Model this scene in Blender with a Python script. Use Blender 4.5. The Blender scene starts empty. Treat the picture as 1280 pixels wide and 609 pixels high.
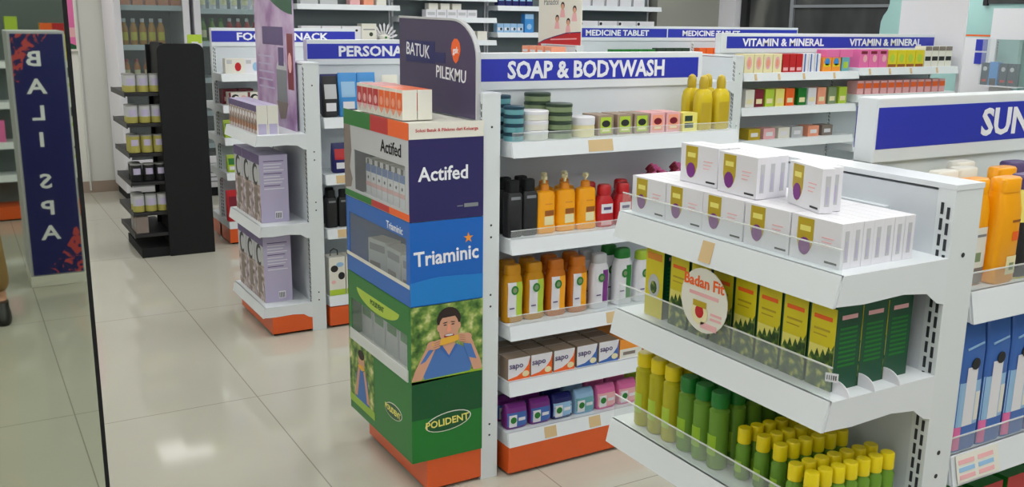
import bpy, bmesh, math, random
from mathutils import Matrix, Vector
random.seed(7)
PI = math.pi
SC = bpy.context.scene
COL = SC.collection
ORD = ['first','second','third','fourth','fifth','sixth','seventh','eighth','ninth','tenth','eleventh','twelfth']

# ------------------------------------------------------------------ materials
def lin(c):
    c = c/255.0
    return c/12.92 if c <= 0.04045 else ((c+0.055)/1.055)**2.4
def rgb(t): return (lin(t[0]), lin(t[1]), lin(t[2]), 1.0)
MATS = {}
def mk(name, col, rough=.5, metal=0., emit=0., clear=None, coat=0.):
    m = bpy.data.materials.new(name); m.use_nodes = True
    nt = m.node_tree; b = nt.nodes['Principled BSDF']
    b.inputs['Base Color'].default_value = rgb(col)
    b.inputs['Roughness'].default_value = rough
    b.inputs['Metallic'].default_value = metal
    if coat: b.inputs['Coat Weight'].default_value = coat
    if emit:
        b.inputs['Emission Color'].default_value = rgb(col); b.inputs['Emission Strength'].default_value = emit
    if clear is not None:      # thin clear plastic: mostly see-through, a little shine
        tr = nt.nodes.new('ShaderNodeBsdfTransparent'); tr.inputs[0].default_value = rgb(col)
        mx = nt.nodes.new('ShaderNodeMixShader'); mx.inputs[0].default_value = clear
        nt.links.new(tr.outputs[0], mx.inputs[1]); nt.links.new(b.outputs[0], mx.inputs[2])
        nt.links.new(mx.outputs[0], nt.nodes['Material Output'].inputs[0])
    MATS[name] = m
    return m
def noisy(name, stops, scale, rough=.5, detail=3., stretch=(1,1,1), dist=0.):
    m = mk(name, stops[0][1], rough); nt = m.node_tree; b = nt.nodes['Principled BSDF']
    tc = nt.nodes.new('ShaderNodeTexCoord'); mp = nt.nodes.new('ShaderNodeMapping'); mp.inputs['Scale'].default_value = stretch
    n = nt.nodes.new('ShaderNodeTexNoise'); n.inputs['Scale'].default_value = scale; n.inputs['Detail'].default_value = detail; n.inputs['Distortion'].default_value = dist
    r = nt.nodes.new('ShaderNodeValToRGB'); e = r.color_ramp.elements
    e[0].position, e[0].color = stops[0][0], rgb(stops[0][1]); e[1].position, e[1].color = stops[-1][0], rgb(stops[-1][1])
    for p, c in stops[1:-1]: k = e.new(p); k.color = rgb(c)
    nt.links.new(tc.outputs['Object'], mp.inputs[0]); nt.links.new(mp.outputs[0], n.inputs[0]); nt.links.new(n.outputs[0], r.inputs[0]); nt.links.new(r.outputs[0], b.inputs['Base Color'])
    return m
for n, c, r in [
    ('shelf_white',(221,226,231),.38),('post_white',(219,225,228),.42),('panel_grey',(210,216,222),.5),('wall_paint',(232,231,225),.7),('ceiling_paint',(232,232,228),.8),
    ('orange',(222,92,34),.35),('blue',(44,54,176),.35),('navy',(16,20,96),.4),('text_white',(236,238,244),.5),('black',(4,6,12),.8),('dark',(28,28,32),.5),('slot',(38,42,48),.6),
    ('white',(226,225,232),.4),('offwhite',(226,224,214),.5),('grey',(130,133,138),.5),('lightgrey',(190,192,196),.5),('red',(190,28,36),.35),('darkred',(120,16,40),.4),('pink',(226,110,168),.4),('palepink',(232,176,180),.45),
    ('yellow',(220,204,30),.35),('gold',(186,160,34),.35),('purple',(120,40,130),.4),('lilac',(186,178,208),.45),('lilac_dark',(88,70,120),.45),('green',(28,120,40),.4),('darkgreen',(14,76,50),.42),('lime',(178,206,60),.4),('leaf',(70,96,24),.5),
    ('teal',(108,170,180),.4),('teal_dark',(20,60,80),.4),('tin_green',(128,146,108),.4),('tin_lid',(44,62,46),.4),('cream',(232,222,176),.45),('pump_orange',(246,166,12),.28),('pump_trim',(222,140,40),.35),('brown',(150,84,24),.4),
    ('sky',(60,140,210),.35),('lightblue',(150,190,226),.4),('midblue',(60,104,180),.35),('actifed',(36,28,92),.4),('topper_plum',(66,55,90),.42),('triaminic',(12,98,190),.35),('triaminic_low',(24,126,206),.35),('polident',(22,118,40),.4),('polident_dark',(8,82,40),.4),('polident_lime',(150,190,40),.4),
    ('skin',(214,160,132),.5),('shirt',(74,118,186),.6),('hair',(44,28,24),.6),('corn',(236,180,60),.5),('tag',(206,178,132),.6),('taupe',(130,118,112),.5),('steel',(150,150,148),.3),('tan',(150,118,70),.7),('shoe',(20,18,20),.4),
    ('aqua',(160,200,198),.5),('cap_yellow',(236,214,16),.32),('cap_green',(26,124,44),.34),('peach',(240,160,130),.4),('soap_orange',(238,150,50),.45),('box_brown',(160,140,122),.5),('rubber',(20,20,20),.6),('backpanel_dark',(104,114,116),.6),('baseboard',(160,142,128),.5),('mouth',(150,50,50),.5),('gsk',(240,100,30),.4),('olive',(172,164,84),.4),('grey_wall',(150,150,142),.7),('plaster',(216,216,210),.7),('soft_yellow',(236,226,120),.4)]:
    mk(n, c, r)
mk('clear',(250,252,252),.08, clear=.10)
mk('clear_edge',(250,252,252),.15, clear=.55)
mk('fridge_glass',(232,238,238),.05, clear=.07)
mk('window_glass',(40,42,46),.12, clear=.75)
mk('amber',(226,160,20),.18, clear=.72); mk('amber_orange',(226,130,30),.18, clear=.72)
mk('oil_yellow',(206,200,40),.15, clear=.8); mk('oil_green',(124,172,60),.15, clear=.75); mk('bath_yellow',(232,208,50),.15, clear=.75)
mk('juice',(226,160,60),.15, clear=.8)
mk('mirror_silver',(206,213,200),.015,1.)
mk('chrome',(200,200,200),.2,1.)
mk('lamp',(251,252,249),.5, emit=1.); mk('lamp_soft',(251,252,249),.5, emit=2.2)
noisy('foliage',[(.3,(36,72,30)),(.45,(84,124,50)),(.57,(150,172,84)),(.68,(220,216,160))],26,.5)
noisy('coral',[(.42,(20,28,96)),(.5,(24,26,90)),(.55,(190,70,70))],14,.4,6,(1,1,1),1.5)
noisy('leafprint',[(.36,(22,56,24)),(.52,(60,96,30)),(.66,(176,178,80))],70,.45)
noisy('purple_poster',[(.3,(150,110,160)),(.5,(186,160,196)),(.7,(206,190,214))],6,.5)
noisy('storefront',[(.35,(44,46,48)),(.6,(70,72,72)),(.75,(112,112,108))],3,.35,2,(1,1,.4))
noisy('milk_front',[(.36,(84,66,60)),(.5,(170,150,140)),(.62,(206,196,206))],30,.45)
MATS['lamp'].node_tree.nodes['Principled BSDF'].inputs['Emission Strength'].default_value = 6.0

def floor_material():
    m = mk('floor_tile',(186,182,166),.1); nt = m.node_tree; b = nt.nodes['Principled BSDF']; L = nt.links.new
    geo = nt.nodes.new('ShaderNodeNewGeometry'); sep = nt.nodes.new('ShaderNodeSeparateXYZ'); L(geo.outputs['Position'], sep.inputs[0])
    outs = []
    for ax, off, per in (('X',.98,.3425),('Y',3.79,.685)):
        a = nt.nodes.new('ShaderNodeMath'); a.operation='SUBTRACT'; a.inputs[1].default_value = off; L(sep.outputs[ax], a.inputs[0])
        p = nt.nodes.new('ShaderNodeMath'); p.operation='PINGPONG'; p.inputs[1].default_value = per; L(a.outputs[0], p.inputs[0])
        c = nt.nodes.new('ShaderNodeMath'); c.operation='LESS_THAN'; c.inputs[1].default_value = .0022; L(p.outputs[0], c.inputs[0]); outs.append(c)
    mx = nt.nodes.new('ShaderNodeMath'); mx.operation='MAXIMUM'; L(outs[0].outputs[0], mx.inputs[0]); L(outs[1].outputs[0], mx.inputs[1])
    n = nt.nodes.new('ShaderNodeTexNoise'); n.inputs['Scale'].default_value = 1.6; n.inputs['Detail'].default_value = 4; L(geo.outputs['Position'], n.inputs[0])
    r = nt.nodes.new('ShaderNodeValToRGB'); e = r.color_ramp.elements; e[0].position=.3; e[1].position=.7
    e[0].color = rgb((187,184,171)); e[1].color = rgb((192,189,176)); L(n.outputs[0], r.inputs[0])
    mc = nt.nodes.new('ShaderNodeMix'); mc.data_type='RGBA'; L(mx.outputs[0], mc.inputs[0]); L(r.outputs[0], mc.inputs[6]); mc.inputs[7].default_value = rgb((150,145,133))
    L(mc.outputs[2], b.inputs['Base Color'])
    b.inputs['Roughness'].default_value = .07; b.inputs['Specular IOR Level'].default_value = .5
    return m
floor_material()

# ------------------------------------------------------------------ mesh builder
class MB:
    def __init__(s): s.v=[]; s.f=[]; s.mi=[]; s.ms=[]
    def _m(s, m):
        if m not in s.ms: s.ms.append(m)
        return s.ms.index(m)
    def face(s, idx, m): s.f.append(tuple(idx)); s.mi.append(s._m(m))
    def box(s, x0,x1,y0,y1,z0,z1, m, faces=None):
        b=len(s.v); s.v += [(x,y,z) for z in (z0,z1) for x,y in ((x0,y0),(x1,y0),(x1,y1),(x0,y1))]
        for k,f in dict(bottom=(3,2,1,0),top=(4,5,6,7),front=(0,1,5,4),right=(1,2,6,5),back=(2,3,7,6),left=(3,0,4,7)).items():
            s.face([b+i for i in f], (faces or {}).get(k, m))
        return s
    def prism(s, pts, axis, a, b_, m):
        n=len(pts); b=len(s.v)
        def P(p,t): return {'x':(t,p[0],p[1]),'y':(p[0],t,p[1]),'z':(p[0],p[1],t)}[axis]
        s.v += [P(p,a) for p in pts]+[P(p,b_) for p in pts]
        s.face(range(b,b+n),m); s.face(range(b+2*n-1,b+n-1,-1),m)
        for i in range(n): j=(i+1)%n; s.face((b+i,b+j,b+n+j,b+n+i),m)
        return s
    def plate(s, pts, y, m, t=.0006):            # thin printed shape facing local -Y
        return s.prism(pts,'y',y-t,y,m)
    def rect(s, x0,x1,z0,z1,y,m,t=.0006): return s.plate([(x0,z0),(x1,z0),(x1,z1),(x0,z1)],y,m,t)
    def disc(s, cx,cz,rx,rz,y,m,n=20,t=.0006,a0=0,a1=2*PI,tilt=0):
        ct,st=math.cos(tilt),math.sin(tilt)
        q=[(rx*math.cos(a0+(a1-a0)*i/(n-(a1-a0<6.2))), rz*math.sin(a0+(a1-a0)*i/(n-(a1-a0<6.2)))) for i in range(n)]
        return s.plate([(cx+x*ct-z*st,cz+x*st+z*ct) for x,z in q],y,m,t)
    def loft(s, prof, m, n=20, p=2., cx=0., cy=0.):   # prof (z, half width, half depth [, material])
        rings=[]
        for q in prof:
            z,hw,hd=q[:3]; ring=[]
            for i in range(n):
                a=2*PI*i/n; c,d=math.cos(a),math.sin(a); e=2./p
                ring.append(len(s.v)); s.v.append((cx+hw*math.copysign(abs(c)**e,c), cy+hd*math.copysign(abs(d)**e,d), z))
            rings.append(ring)
        for k in range(len(rings)-1):
            mm = prof[k][3] if len(prof[k])>3 else m
            for i in range(n): j=(i+1)%n; s.face((rings[k][i],rings[k][j],rings[k+1][j],rings[k+1][i]),mm)
        s.face(rings[0][::-1],prof[0][3] if len(prof[0])>3 else m); s.face(rings[-1],prof[-2][3] if len(prof[-2])>3 else m)
        return s
    def wrap(s, prof, p, z0,z1,x0,x1,m,eps=.0007,nx=8,nz=6):   # a label hugging the front of a loft
        def at(z):
            for a,b in zip(prof,prof[1:]):
                if a[0]<=z<=b[0]:
                    t=(z-a[0])/max(1e-9,b[0]-a[0]); return a[1]+(b[1]-a[1])*t, a[2]+(b[2]-a[2])*t
            return prof[-1][1],prof[-1][2]
        b=len(s.v)
        for k in range(nz+1):
            z=z0+(z1-z0)*k/nz; hw,hd=at(z)
            for i in range(nx+1):
                x=x0+(x1-x0)*i/nx; u=min(.98,abs(x/hw)); s.v.append((x,-hd*(1-u**p)**(1/p)-eps,z))
        for k in range(nz):
            for i in range(nx):
                q=b+k*(nx+1)+i; s.face((q,q+1,q+nx+2,q+nx+1),m)
        return s
    def tube(s, pts, r, m, n=8):
        pts=[Vector(p) for p in pts]; rings=[]
        for i,p in enumerate(pts):
            t=((pts[min(i+1,len(pts)-1)]-pts[max(i-1,0)])).normalized(); u=t.orthogonal().normalized() if abs(t.z)>.9 else t.cross(Vector((0,0,1))).normalized(); w=t.cross(u)
            ring=[]
            for k in range(n):
                a=2*PI*k/n; q=p+u*(r*math.cos(a))+w*(r*math.sin(a)); ring.append(len(s.v)); s.v.append(tuple(q))
            rings.append(ring)
        for a,b in zip(rings,rings[1:]):
            for i in range(n): j=(i+1)%n; s.face((a[i],a[j],b[j],b[i]),m)
        s.face(rings[0][::-1],m); s.face(rings[-1],m)
        return s
    def build(s, name, parent=None, loc=(0,0,0), rz=0., smooth=False, bevel=0.):
        me=bpy.data.meshes.new(name); me.from_pydata(s.v,[],s.f); 
        for m in s.ms: me.materials.append(MATS[m])
        me.polygons.foreach_set('material_index',s.mi)
        bm=bmesh.new(); bm.from_mesh(me); bmesh.ops.recalc_face_normals(bm,faces=bm.faces); bm.to_mesh(me); bm.free()
        if smooth:
            me.polygons.foreach_set('use_smooth',[True]*len(me.polygons)); me.set_sharp_from_angle(angle=.7)
        o=bpy.data.objects.new(name,me); COL.objects.link(o); o.location=loc; o.rotation_euler=(0,0,rz)
        if parent: o.parent=parent
        if bevel:
            b=o.modifiers.new('bevel','BEVEL'); b.width=bevel; b.segments=2; b.limit_method='ANGLE'
        return o
def tag(o,label,cat,group=None):
    o['label']=label; o['category']=cat
    if group: o['group']=group
    return o
def empty(name,loc,rz=0.):
    o=bpy.data.objects.new(name,None); COL.objects.link(o); o.location=loc; o.rotation_euler=(0,0,rz); o.empty_display_size=.05
    return o
def struct(o): o['kind']='structure'; return o
def dup(root,loc,rz=None):
    r=root.copy(); COL.objects.link(r); r.location=loc
    if rz is not None: r.rotation_euler=(0,0,rz)
    for ch in list(root.children):
        c=ch.copy(); COL.objects.link(c); c.parent=r
        for g in list(ch.children):
            d=g.copy(); COL.objects.link(d); d.parent=c
    return r
FONT_CACHE={}
def text(body,size,m,parent,loc,rz=0.,bold=.0,name='lettering',sx=1.,tilt=0.,align='CENTER',fit=None,shear=0.):
    cu=bpy.data.curves.new('t','FONT'); cu.body=body; cu.size=size; cu.align_x=align; cu.align_y='CENTER'; cu.extrude=.0004; cu.offset=bold*size; cu.resolution_u=2; cu.shear=shear
    to=bpy.data.objects.new('t',cu); COL.objects.link(to)
    dg=bpy.context.evaluated_depsgraph_get(); dg.update()
    me=bpy.data.meshes.new_from_object(to.evaluated_get(dg))
    bpy.data.objects.remove(to); bpy.data.curves.remove(cu)
    if fit:
        xs=[v.co.x for v in me.vertices]; ys=[v.co.y for v in me.vertices]
        me.transform(Matrix.Diagonal((fit[0]/(max(xs)-min(xs)),fit[1]/(max(ys)-min(ys)),1,1))@Matrix.Translation((-(max(xs)+min(xs))/2,-(max(ys)+min(ys))/2,0)))
    me.transform(Matrix.Rotation(PI/2,4,'X')@Matrix.Rotation(tilt,4,'Z')@Matrix.Scale(sx,4,(1,0,0)))
    me.materials.clear(); me.materials.append(MATS[m]); me.name=name
    o=bpy.data.objects.new(name,me); COL.objects.link(o); o.location=loc; o.rotation_euler=(0,0,rz); o.parent=parent
    return o
W=-PI/2          # facing -X (the aisle end)
# copy PROTO to every slot; LABELS gives each copy its own words
def put(proto,slots,labels,cat,group=None):
    out=[]
    for i,s in enumerate(slots):
        rz = s[3] if len(s)>3 else proto.rotation_euler[2]
        if i==0: o=proto; o.location=s[:3]; o.rotation_euler=(0,0,rz)
        else: o=dup(proto,s[:3],rz)
        tag(o,labels[i] if isinstance(labels,list) else labels.format(ORD[i]),cat,group); out.append(o)
    return out

# ------------------------------------------------------------------ the setting
struct(MB().box(-3,9.2,-4.2,10,-.1,0,'floor_tile').build('floor'))
struct(MB().box(-3,9.2,-4.2,10,2.45,2.55,'ceiling_paint').build('ceiling'))
struct(MB().box(-3,9.2,9.2,9.35,0,2.45,'wall_paint').build('wall_back'))
struct(MB().box(1.0,2.9,9.188,9.2,.02,2.45,'plaster').box(0.985,1.0,9.17,9.2,.02,2.45,'plaster').build('trim_1'))
struct(MB().box(-3,2.9,9.175,9.188,0,.1,'baseboard').build('baseboard_back'))
struct(MB().box(-3.15,-3,-4.2,10,0,2.45,'wall_paint').build('wall_left'))
struct(MB().box(-3,9.2,-4.35,-4.2,0,2.45,'wall_paint').build('wall_rear'))
# right wall: grey plaster, white corner strip, dark shop window, pale aqua panelling
struct(MB().box(8.2,8.35,-4.2,9.2,0,2.45,'aqua').build('wall_right'))
struct(MB().box(7.12,8.2,9.0,9.19,0,2.45,'grey_wall').build('trim_2'))
struct(MB().box(8.05,8.2,8.72,9.0,0,2.45,'white').build('trim_3'))
w=struct(MB().box(8.17,8.2,6.5,8.6,.3,2.4,'storefront').build('window_1'))
MB().box(8.12,8.2,8.6,8.7,.2,2.45,'dark').box(8.14,8.2,7.9,7.95,.3,2.4,'grey').box(8.14,8.2,6.5,7.9,1.72,1.75,'grey').build('window_frame',w)
# aqua panel with a scooped edge beside the shop window
pts=[(5.2,0.3),(6.71,0.3),(6.70,1.5),(6.695,1.58),(6.67,1.64),(6.63,1.69),(6.61,1.75),(6.60,2.2),(5.2,2.2)]
MB().prism(pts,'x',8.12,8.165,'aqua').build('trim_4')['kind']='structure'
w=struct(MB().box(8.1,8.118,4.5,5.56,1.745,2.3,'storefront').build('window_2')); MB().box(8.09,8.12,5.54,5.58,1.73,2.3,'dark').build('window_frame',w)
struct(MB().box(-.75,.243,2.505,3.0,0,2.45,'wall_paint').build('wall_pillar'))
mir=empty('mirror',(-.25,2.5,0)); tag(mir,'tall wall mirror on a pillar reflecting the shop behind the viewer','mirror')
MB().box(-.495,.493,-.004,.004,.02,2.4,'mirror_silver').build('glass',mir)
MB().box(.493,.503,-.006,.006,.02,2.4,'black').build('edge_strip',mir)

# ceiling lamps, out of view; extra panels added to brighten the back left
def lamp(x,y,lab,w=.55,d=.5,m='lamp'):
    t=empty('ceiling_light',(x,y,2.45)); tag(t,lab,'ceiling light','ceiling light panels')
    MB().box(-w/2-.02,w/2+.02,-d/2-.02,d/2+.02,-.02,0,'white').build('frame',t)
    MB().box(-w/2,w/2,-d/2,d/2,-.026,-.021,m).build('diffuser',t)
for i,(x,y) in enumerate([(1.58,8.75),(.1,8.3),(3.3,7.9),(5.2,7.9),(7.1,7.9),(-.6,6.6),(2.2,6.0),(4.0,5.9),(5.9,5.9),(7.6,5.9),(-1.0,4.6),(1.0,4.4),(2.9,4.1),(4.9,4.1),(6.9,4.1),(-1.4,2.0),(.75,2.2),(2.6,2.2),(4.4,2.2),(6.2,2.2),(-.8,.2),(1.0,.3),(2.8,.3),(4.6,.3),(.4,-1.8),(2.3,-1.8),(-1.5,-2.4)]):
    lamp(x,y,'square white ceiling light panel, unseen above the shop floor',*((.48,.4,'lamp_soft') if i==0 else (.9,.8,'lamp')))

# ------------------------------------------------------------------ shelving
def shelf(parent,W_,D,z,lip=.05,name='shelf',x0=0.,tags=(),bracket=True,guard=None,y0=0.,m='shelf_white'):
    b=MB().box(0,W_,.012,D,-.022,0,m)
    b.prism([(.010,.0),(.016,.0),(.018,-.004),(.005,-lip),(-.001,-lip)],'x',0,W_,m)
    if bracket:
        q=[(.004,-lip+.002),(.25*D,-lip-.001),(.6*D,-lip+.002),(.82*D,-lip-.004),(.93*D,-lip-.022),(D,-lip-.026),(D,0),(.014,0)]
        for xx in (-.0021,W_+.0001): b.prism(q,'x',xx,xx+.002,m)
    o=b.build(name,parent,(x0,y0,z))
    for tx,tw in tags:
        k=MB(); k.prism([(.0085,-.006),(.0092,-.006),(-.0004,-lip+.006),(-.0012,-lip+.006)],'x',tx-tw/2,tx+tw/2,'tag')
        k.prism([(.0066,-lip*.42),(.0072,-lip*.42),(.0028,-lip*.62),(.0022,-lip*.62)],'x',tx-tw*.3,tx+tw*.3,'offwhite')
        k.build('price_tag',o)
    if guard:
        h=guard; g=MB().box(.004,W_-.004,.014,.0155,.0,h,'clear').box(.004,W_-.004,.0136,.0159,h-.002,h,'clear_edge'); g.build('clear_guard',o)
    return o
def slots(z0,z1,x,y,m='slot',pitch=.024,h=.0175):
    b=MB(); z=z0
    while z<z1:
        b.box(x-.0022,x+.0022,y-.0012,y,z,z+h,m); b.box(x+.0085,x+.0130,y-.0012,y,z-.006,z-.006+h,m); z+=pitch
    return b
def endcap(name,label,loc,Wd,D,H,shelves,base_h=.115,base_in=.035,lip=.05,thick=.062,guards={},tags={},shelf_mat='shelf_white'):
    """end-of-row unit facing world -X. local x runs towards the viewer, y into the unit; origin: far front corner of the lip line"""
    t=empty(name,loc,W); tag(t,label,'shelf unit')
    pn=MB().box(.02,Wd-.02,D,D+thick-.008,.02,H-.004,'panel_grey').build('back_panel',t)
    for x0,x1 in ((0,.03),(Wd-.03,Wd)):
        b=MB().box(x0,x1,D-.0015,D+thick,0,H,'post_white')
        if x1==Wd:
            for z in (.16,.2,.62,.66,H-.42,H-.46,H-.1): b.prism([(D+thick*.5+.004*math.cos(a*PI/4),z+.004*math.sin(a*PI/4)) for a in range(8)],'x',Wd,Wd+.0008,'slot')
        u=b.build('upright',t,bevel=.0015)
        slots(.03,H-.02,x0+.010,D-.0015).build('slot_strip',u)
    MB().box(-.001,Wd+.001,D-.002,D+thick+.001,H,H+.008,'shelf_white').build('top_rail',t)
    if base_h:
        b=MB().box(.0,Wd,base_in,D,.012,base_h,'orange').box(.02,Wd-.02,base_in+.01,D,0,.012,'black')
        b.prism([(base_in+.0005,.02),(base_in+.0005,base_h*.72),(base_in+.02,base_h*.72),(base_in+.02,.02)],'x',Wd,Wd+.003,'orange')
        b.build('base',t,bevel=.002)
    for i,z in enumerate(shelves): shelf(t,Wd-.004,D,z,lip,x0=.002,guard=guards.get(i),tags=tags.get(i,()),m=shelf_mat)
    return t
def gondola(name,label,loc,Wd,shelves,H=1.315,D=.235,base_h=.11,sign=None,lip=.05,bays=1,guards={},tags={},two=True,panel='panel_grey',sign_h=.125,margins=(.03,.02),sign_x0=0.,rz=0.,base_in=.0,bay_shelves=None):
    """row unit facing -Y. origin: left end of the lip line on the floor"""
    t=empty(name,loc,rz); tag(t,label,'shelf unit')
    MB().box(0.004,Wd-.004,D,D+.04,.02,H,panel).build('back_panel',t)
    for k in range(bays+1):
        x=k*(Wd-.03)/bays
        u=MB().box(x,x+.03,D-.004,D+.044,0,H,'post_white').build('upright',t)
        slots(.05,H-.02,x+.010,D-.004).build('slot_strip',u)
    full=2*D+.04 if two else D
    if base_h: MB().box(0,Wd,base_in,full-base_in,.012,base_h,'orange').box(.02,Wd-.02,.02,full-.02,0,.012,'black').build('base',t,bevel=.002)
    bw=Wd/bays
    for k in range(bays):
        for i,z in enumerate((bay_shelves or {}).get(k,shelves)):
            s=shelf(t,bw-.006,D,z,lip,x0=.003+k*bw,guard=guards.get(i),tags=tags.get(i,()))
    if two:
        for z in shelves[1:]:
            r=shelf(t,Wd-.006,D,z,lip); r.rotation_euler=(0,0,PI); r.location=(Wd-.003,full,z)
    if sign:
        txts,size=sign
        sb=MB().box(sign_x0,Wd,D-.006,D+.046 if not sign_x0 else D+.036,H,H+sign_h,'shelf_white').build('sign_board',t,bevel=.002)
        y=D-.006
        for k,(tx,xc,tw,bx0,bx1) in enumerate(txts):
            MB().rect(bx0,bx1,H+margins[0],H+sign_h-margins[1],y,'blue').build('blue_panel',sb)
            text(tx,.08,'text_white',sb,(xc,y-.0012,H+(margins[0]+sign_h-margins[1])/2),bold=.03,fit=(tw,size))
        MB().rect(-Wd,-sign_x0,H+margins[0],H+sign_h-margins[1],0,'blue').build('blue_panel',sb,(0,D+.046 if not sign_x0 else D+.036,0),PI)
    return t

# row one, nearest: end unit and the sun row
E1=endcap('end_shelf_unit','white end shelf unit with slotted upright holding white boxes and green cartons',(1.018,1.385,0),.515,.237,1.316,[1.214,1.03,.812,.55],lip=.045,guards={0:.036,1:.05,2:.05,3:.04},tags={0:((.245,.028),)})
gondola('row_shelf_unit','white shelf unit with blue SUN sign at the near end',(1.338,.875,0),1.9,[1.147,.87,.58,.3],sign=([('SUN CARE',.48,.36,.018,1.88)],.052),H=1.318,two=False,tags={},guards={0:.03,1:.03},sign_h=.111,margins=(.024,.016),sign_x0=.014)
MB().box(.27,.40,.225,.238,1.268,1.274,'shelf_white').build('ledge',E1)
# row two: soap row and its end unit
gondola('row_shelf_unit','white shelf unit with blue SOAP & BODYWASH sign and orange base',(1.541,2.655,0),.97,[1.165,.843,.545,.345,.158],sign=([('SOAP & BODYWASH',.447,.677,.003,.95)],.062),guards={0:.03,1:.03,2:.035},tags={0:((.345,.1),),2:((.42,.05),),4:((.17,.05),(.36,.05),(.70,.04))})
endcap('end_shelf_unit','white end unit with orange base behind the stacked medicine display boxes',(1.215,3.2,0),.515,.235,1.316,[],base_in=.03,base_h=.118)
# row three
gondola('row_shelf_unit','white shelf unit with blue PERSONAL sign partly behind the cough display',(1.558,4.515,0),.96,[1.07,.79,.515,.165],sign=([('PERSONAL CARE',.475,.615,.003,.957)],.054),tags={1:((.09,.075),),2:((.09,.075),)},guards={})
endcap('end_shelf_unit','white end unit with orange base holding rows of lilac boxes',(1.217,5.1,0),.585,.25,1.33,[1.0,.56,.152],lip=.052,base_in=.045,thick=.072)
# row four
gondola('row_shelf_unit','white shelf unit with blue FOOD & SNACK sign near the fridges',(1.575,6.6,0),1.04,[1.17,.96,.74,.5,.16],sign=([('FOOD & SNACK',.504,.66,.003,1.037)],.054),H=1.345,tags={})
# far bank: vitamins and tablets
gondola('row_shelf_unit','long white shelf unit with blue VITAMIN & MINERAL signs',(4.26,4.5,0),2.08,[1.245,1.03,.82,.55,.2],sign=([('VITAMIN & MINERAL',.554,.742,.05,1.05),('VITAMIN & MINERAL',1.553,.757,1.05,2.075)],.05),H=1.36,bays=2,bay_shelves={1:[1.265,1.085,.75,.5,.2]},tags={0:((.1,.02),(.3,.02),(.52,.02),(.8,.02))})
gondola('row_shelf_unit','long white shelf unit with blue MEDICINE TABLET signs in far bank',(4.52,6.6,0),2.6,[1.18,.9,.6,.2],sign=([('MEDICINE TABLET',.468,.664,.0,1.0),('MEDICINE TABLET',1.517,.68,1.012,2.59)],.05),H=1.385,bays=2)
endcap('end_shelf_unit','white end unit at the aisle side of the vitamin row',(3.93,5.05,0),.56,.25,1.345,[1.2,.9,.6,.2],base_in=.03)
endcap('end_shelf_unit','white end unit below the red and white display card',(4.2,7.2,0),.56,.25,1.345,[1.27,.9,.6,.2],base_in=.03)

# ------------------------------------------------------------------ display cards over the end units
def card(name,label,loc,prof,m,t=.012):
    root=MB().prism(prof,'y',-t,0,m).build(name,None,loc,W,bevel=.0015); tag(root,label,'display card'); return root
# cough display card: local x runs towards the viewer (0 = far end)
arc=[(.60-.17+.17*math.sin(a*PI/16),1.545-.12+.12*math.cos(a*PI/16)) for a in range(9)]
tp=card('display_card','dark plum display card lettered BATUK and PILEKMU above the orange boxes',(1.449,3.31,0),[(0,1.2375),(.60,1.2375)]+[(x,z) for x,z in arc[::-1]]+[(0,1.552)],'topper_plum')
q=[(.60,1.2375),(.607,1.2375)]+[(x+.007*math.sin(i*PI/16),z+.007*math.cos(i*PI/16)) for i,(x,z) in list(enumerate(arc))[::-1]]+[(0,1.559),(0,1.552)]+arc
MB().prism(q,'y',-.014,.001,'lightgrey').build('edge_trim',tp)
text('BATUK',.062,'text_white',tp,(.16,-.0126,1.44),bold=.01,tilt=-.05)
text('PILEKMU',.058,'text_white',tp,(.42,-.0126,1.37),bold=.01,tilt=-.04)
k=MB(); k.rect(.06,.3,1.40,1.475,-.0121,'navy'); k.rect(.3,.38,1.405,1.44,-.0121,'navy'); k.build('print_patch',tp)
k=MB(); k.disc(.458,1.455,.034,.034,-.0123,'gsk',10); k.plate([(.425,1.45),(.491,1.45),(.475,1.418),(.458,1.408),(.441,1.418)],-.0121,'gsk'); k.build('emblem',tp); text('gsk',.03,'text_white',tp,(.458,-.0136,1.45),bold=.01)
# milk display card
tp=card('display_card','tall lilac display card with jar picture standing over the lilac boxes',(1.456,5.27,0),[(0,1.0),(.66,1.0),(.66,1.75),(0,1.75)],'purple_poster',.008)
k=MB(); k.plate([(.0,1.75),(.66,1.75),(.66,1.56)]+[(.66-.06*i,1.56+.19*(i/11)**1.6) for i in range(1,11)],-.0081,'darkgreen'); k.build('green_corner',tp)
k=MB(); k.rect(.14,.5,1.41,1.50,-.0083,'lilac_dark'); k.build('print_patch',tp)
k=MB(); k.rect(.37,.54,1.13,1.29,-.0083,'grey'); k.disc(.455,1.29,.085,.05,-.0082,'lightgrey',18); k.rect(.41,.5,1.31,1.4,-.0085,'lilac_dark'); k.plate([(.36,1.13),(.55,1.13),(.5,1.05),(.41,1.04)],-.0085,'taupe'); k.rect(.56,.65,1.2,1.47,-.0082,'darkred'); k.disc(.6,1.33,.03,.05,-.0089,'palepink',10); k.build('jar_picture',tp)
text('NEW',.05,'text_white',tp,(.5,-.0092,1.67),bold=.02)
k=MB()
for i in range(5): k.rect(.05,.33-.03*(i%2),1.345-.04*i,1.353-.04*i,-.0083,'lilac')
k.build('text_lines',tp)
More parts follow.
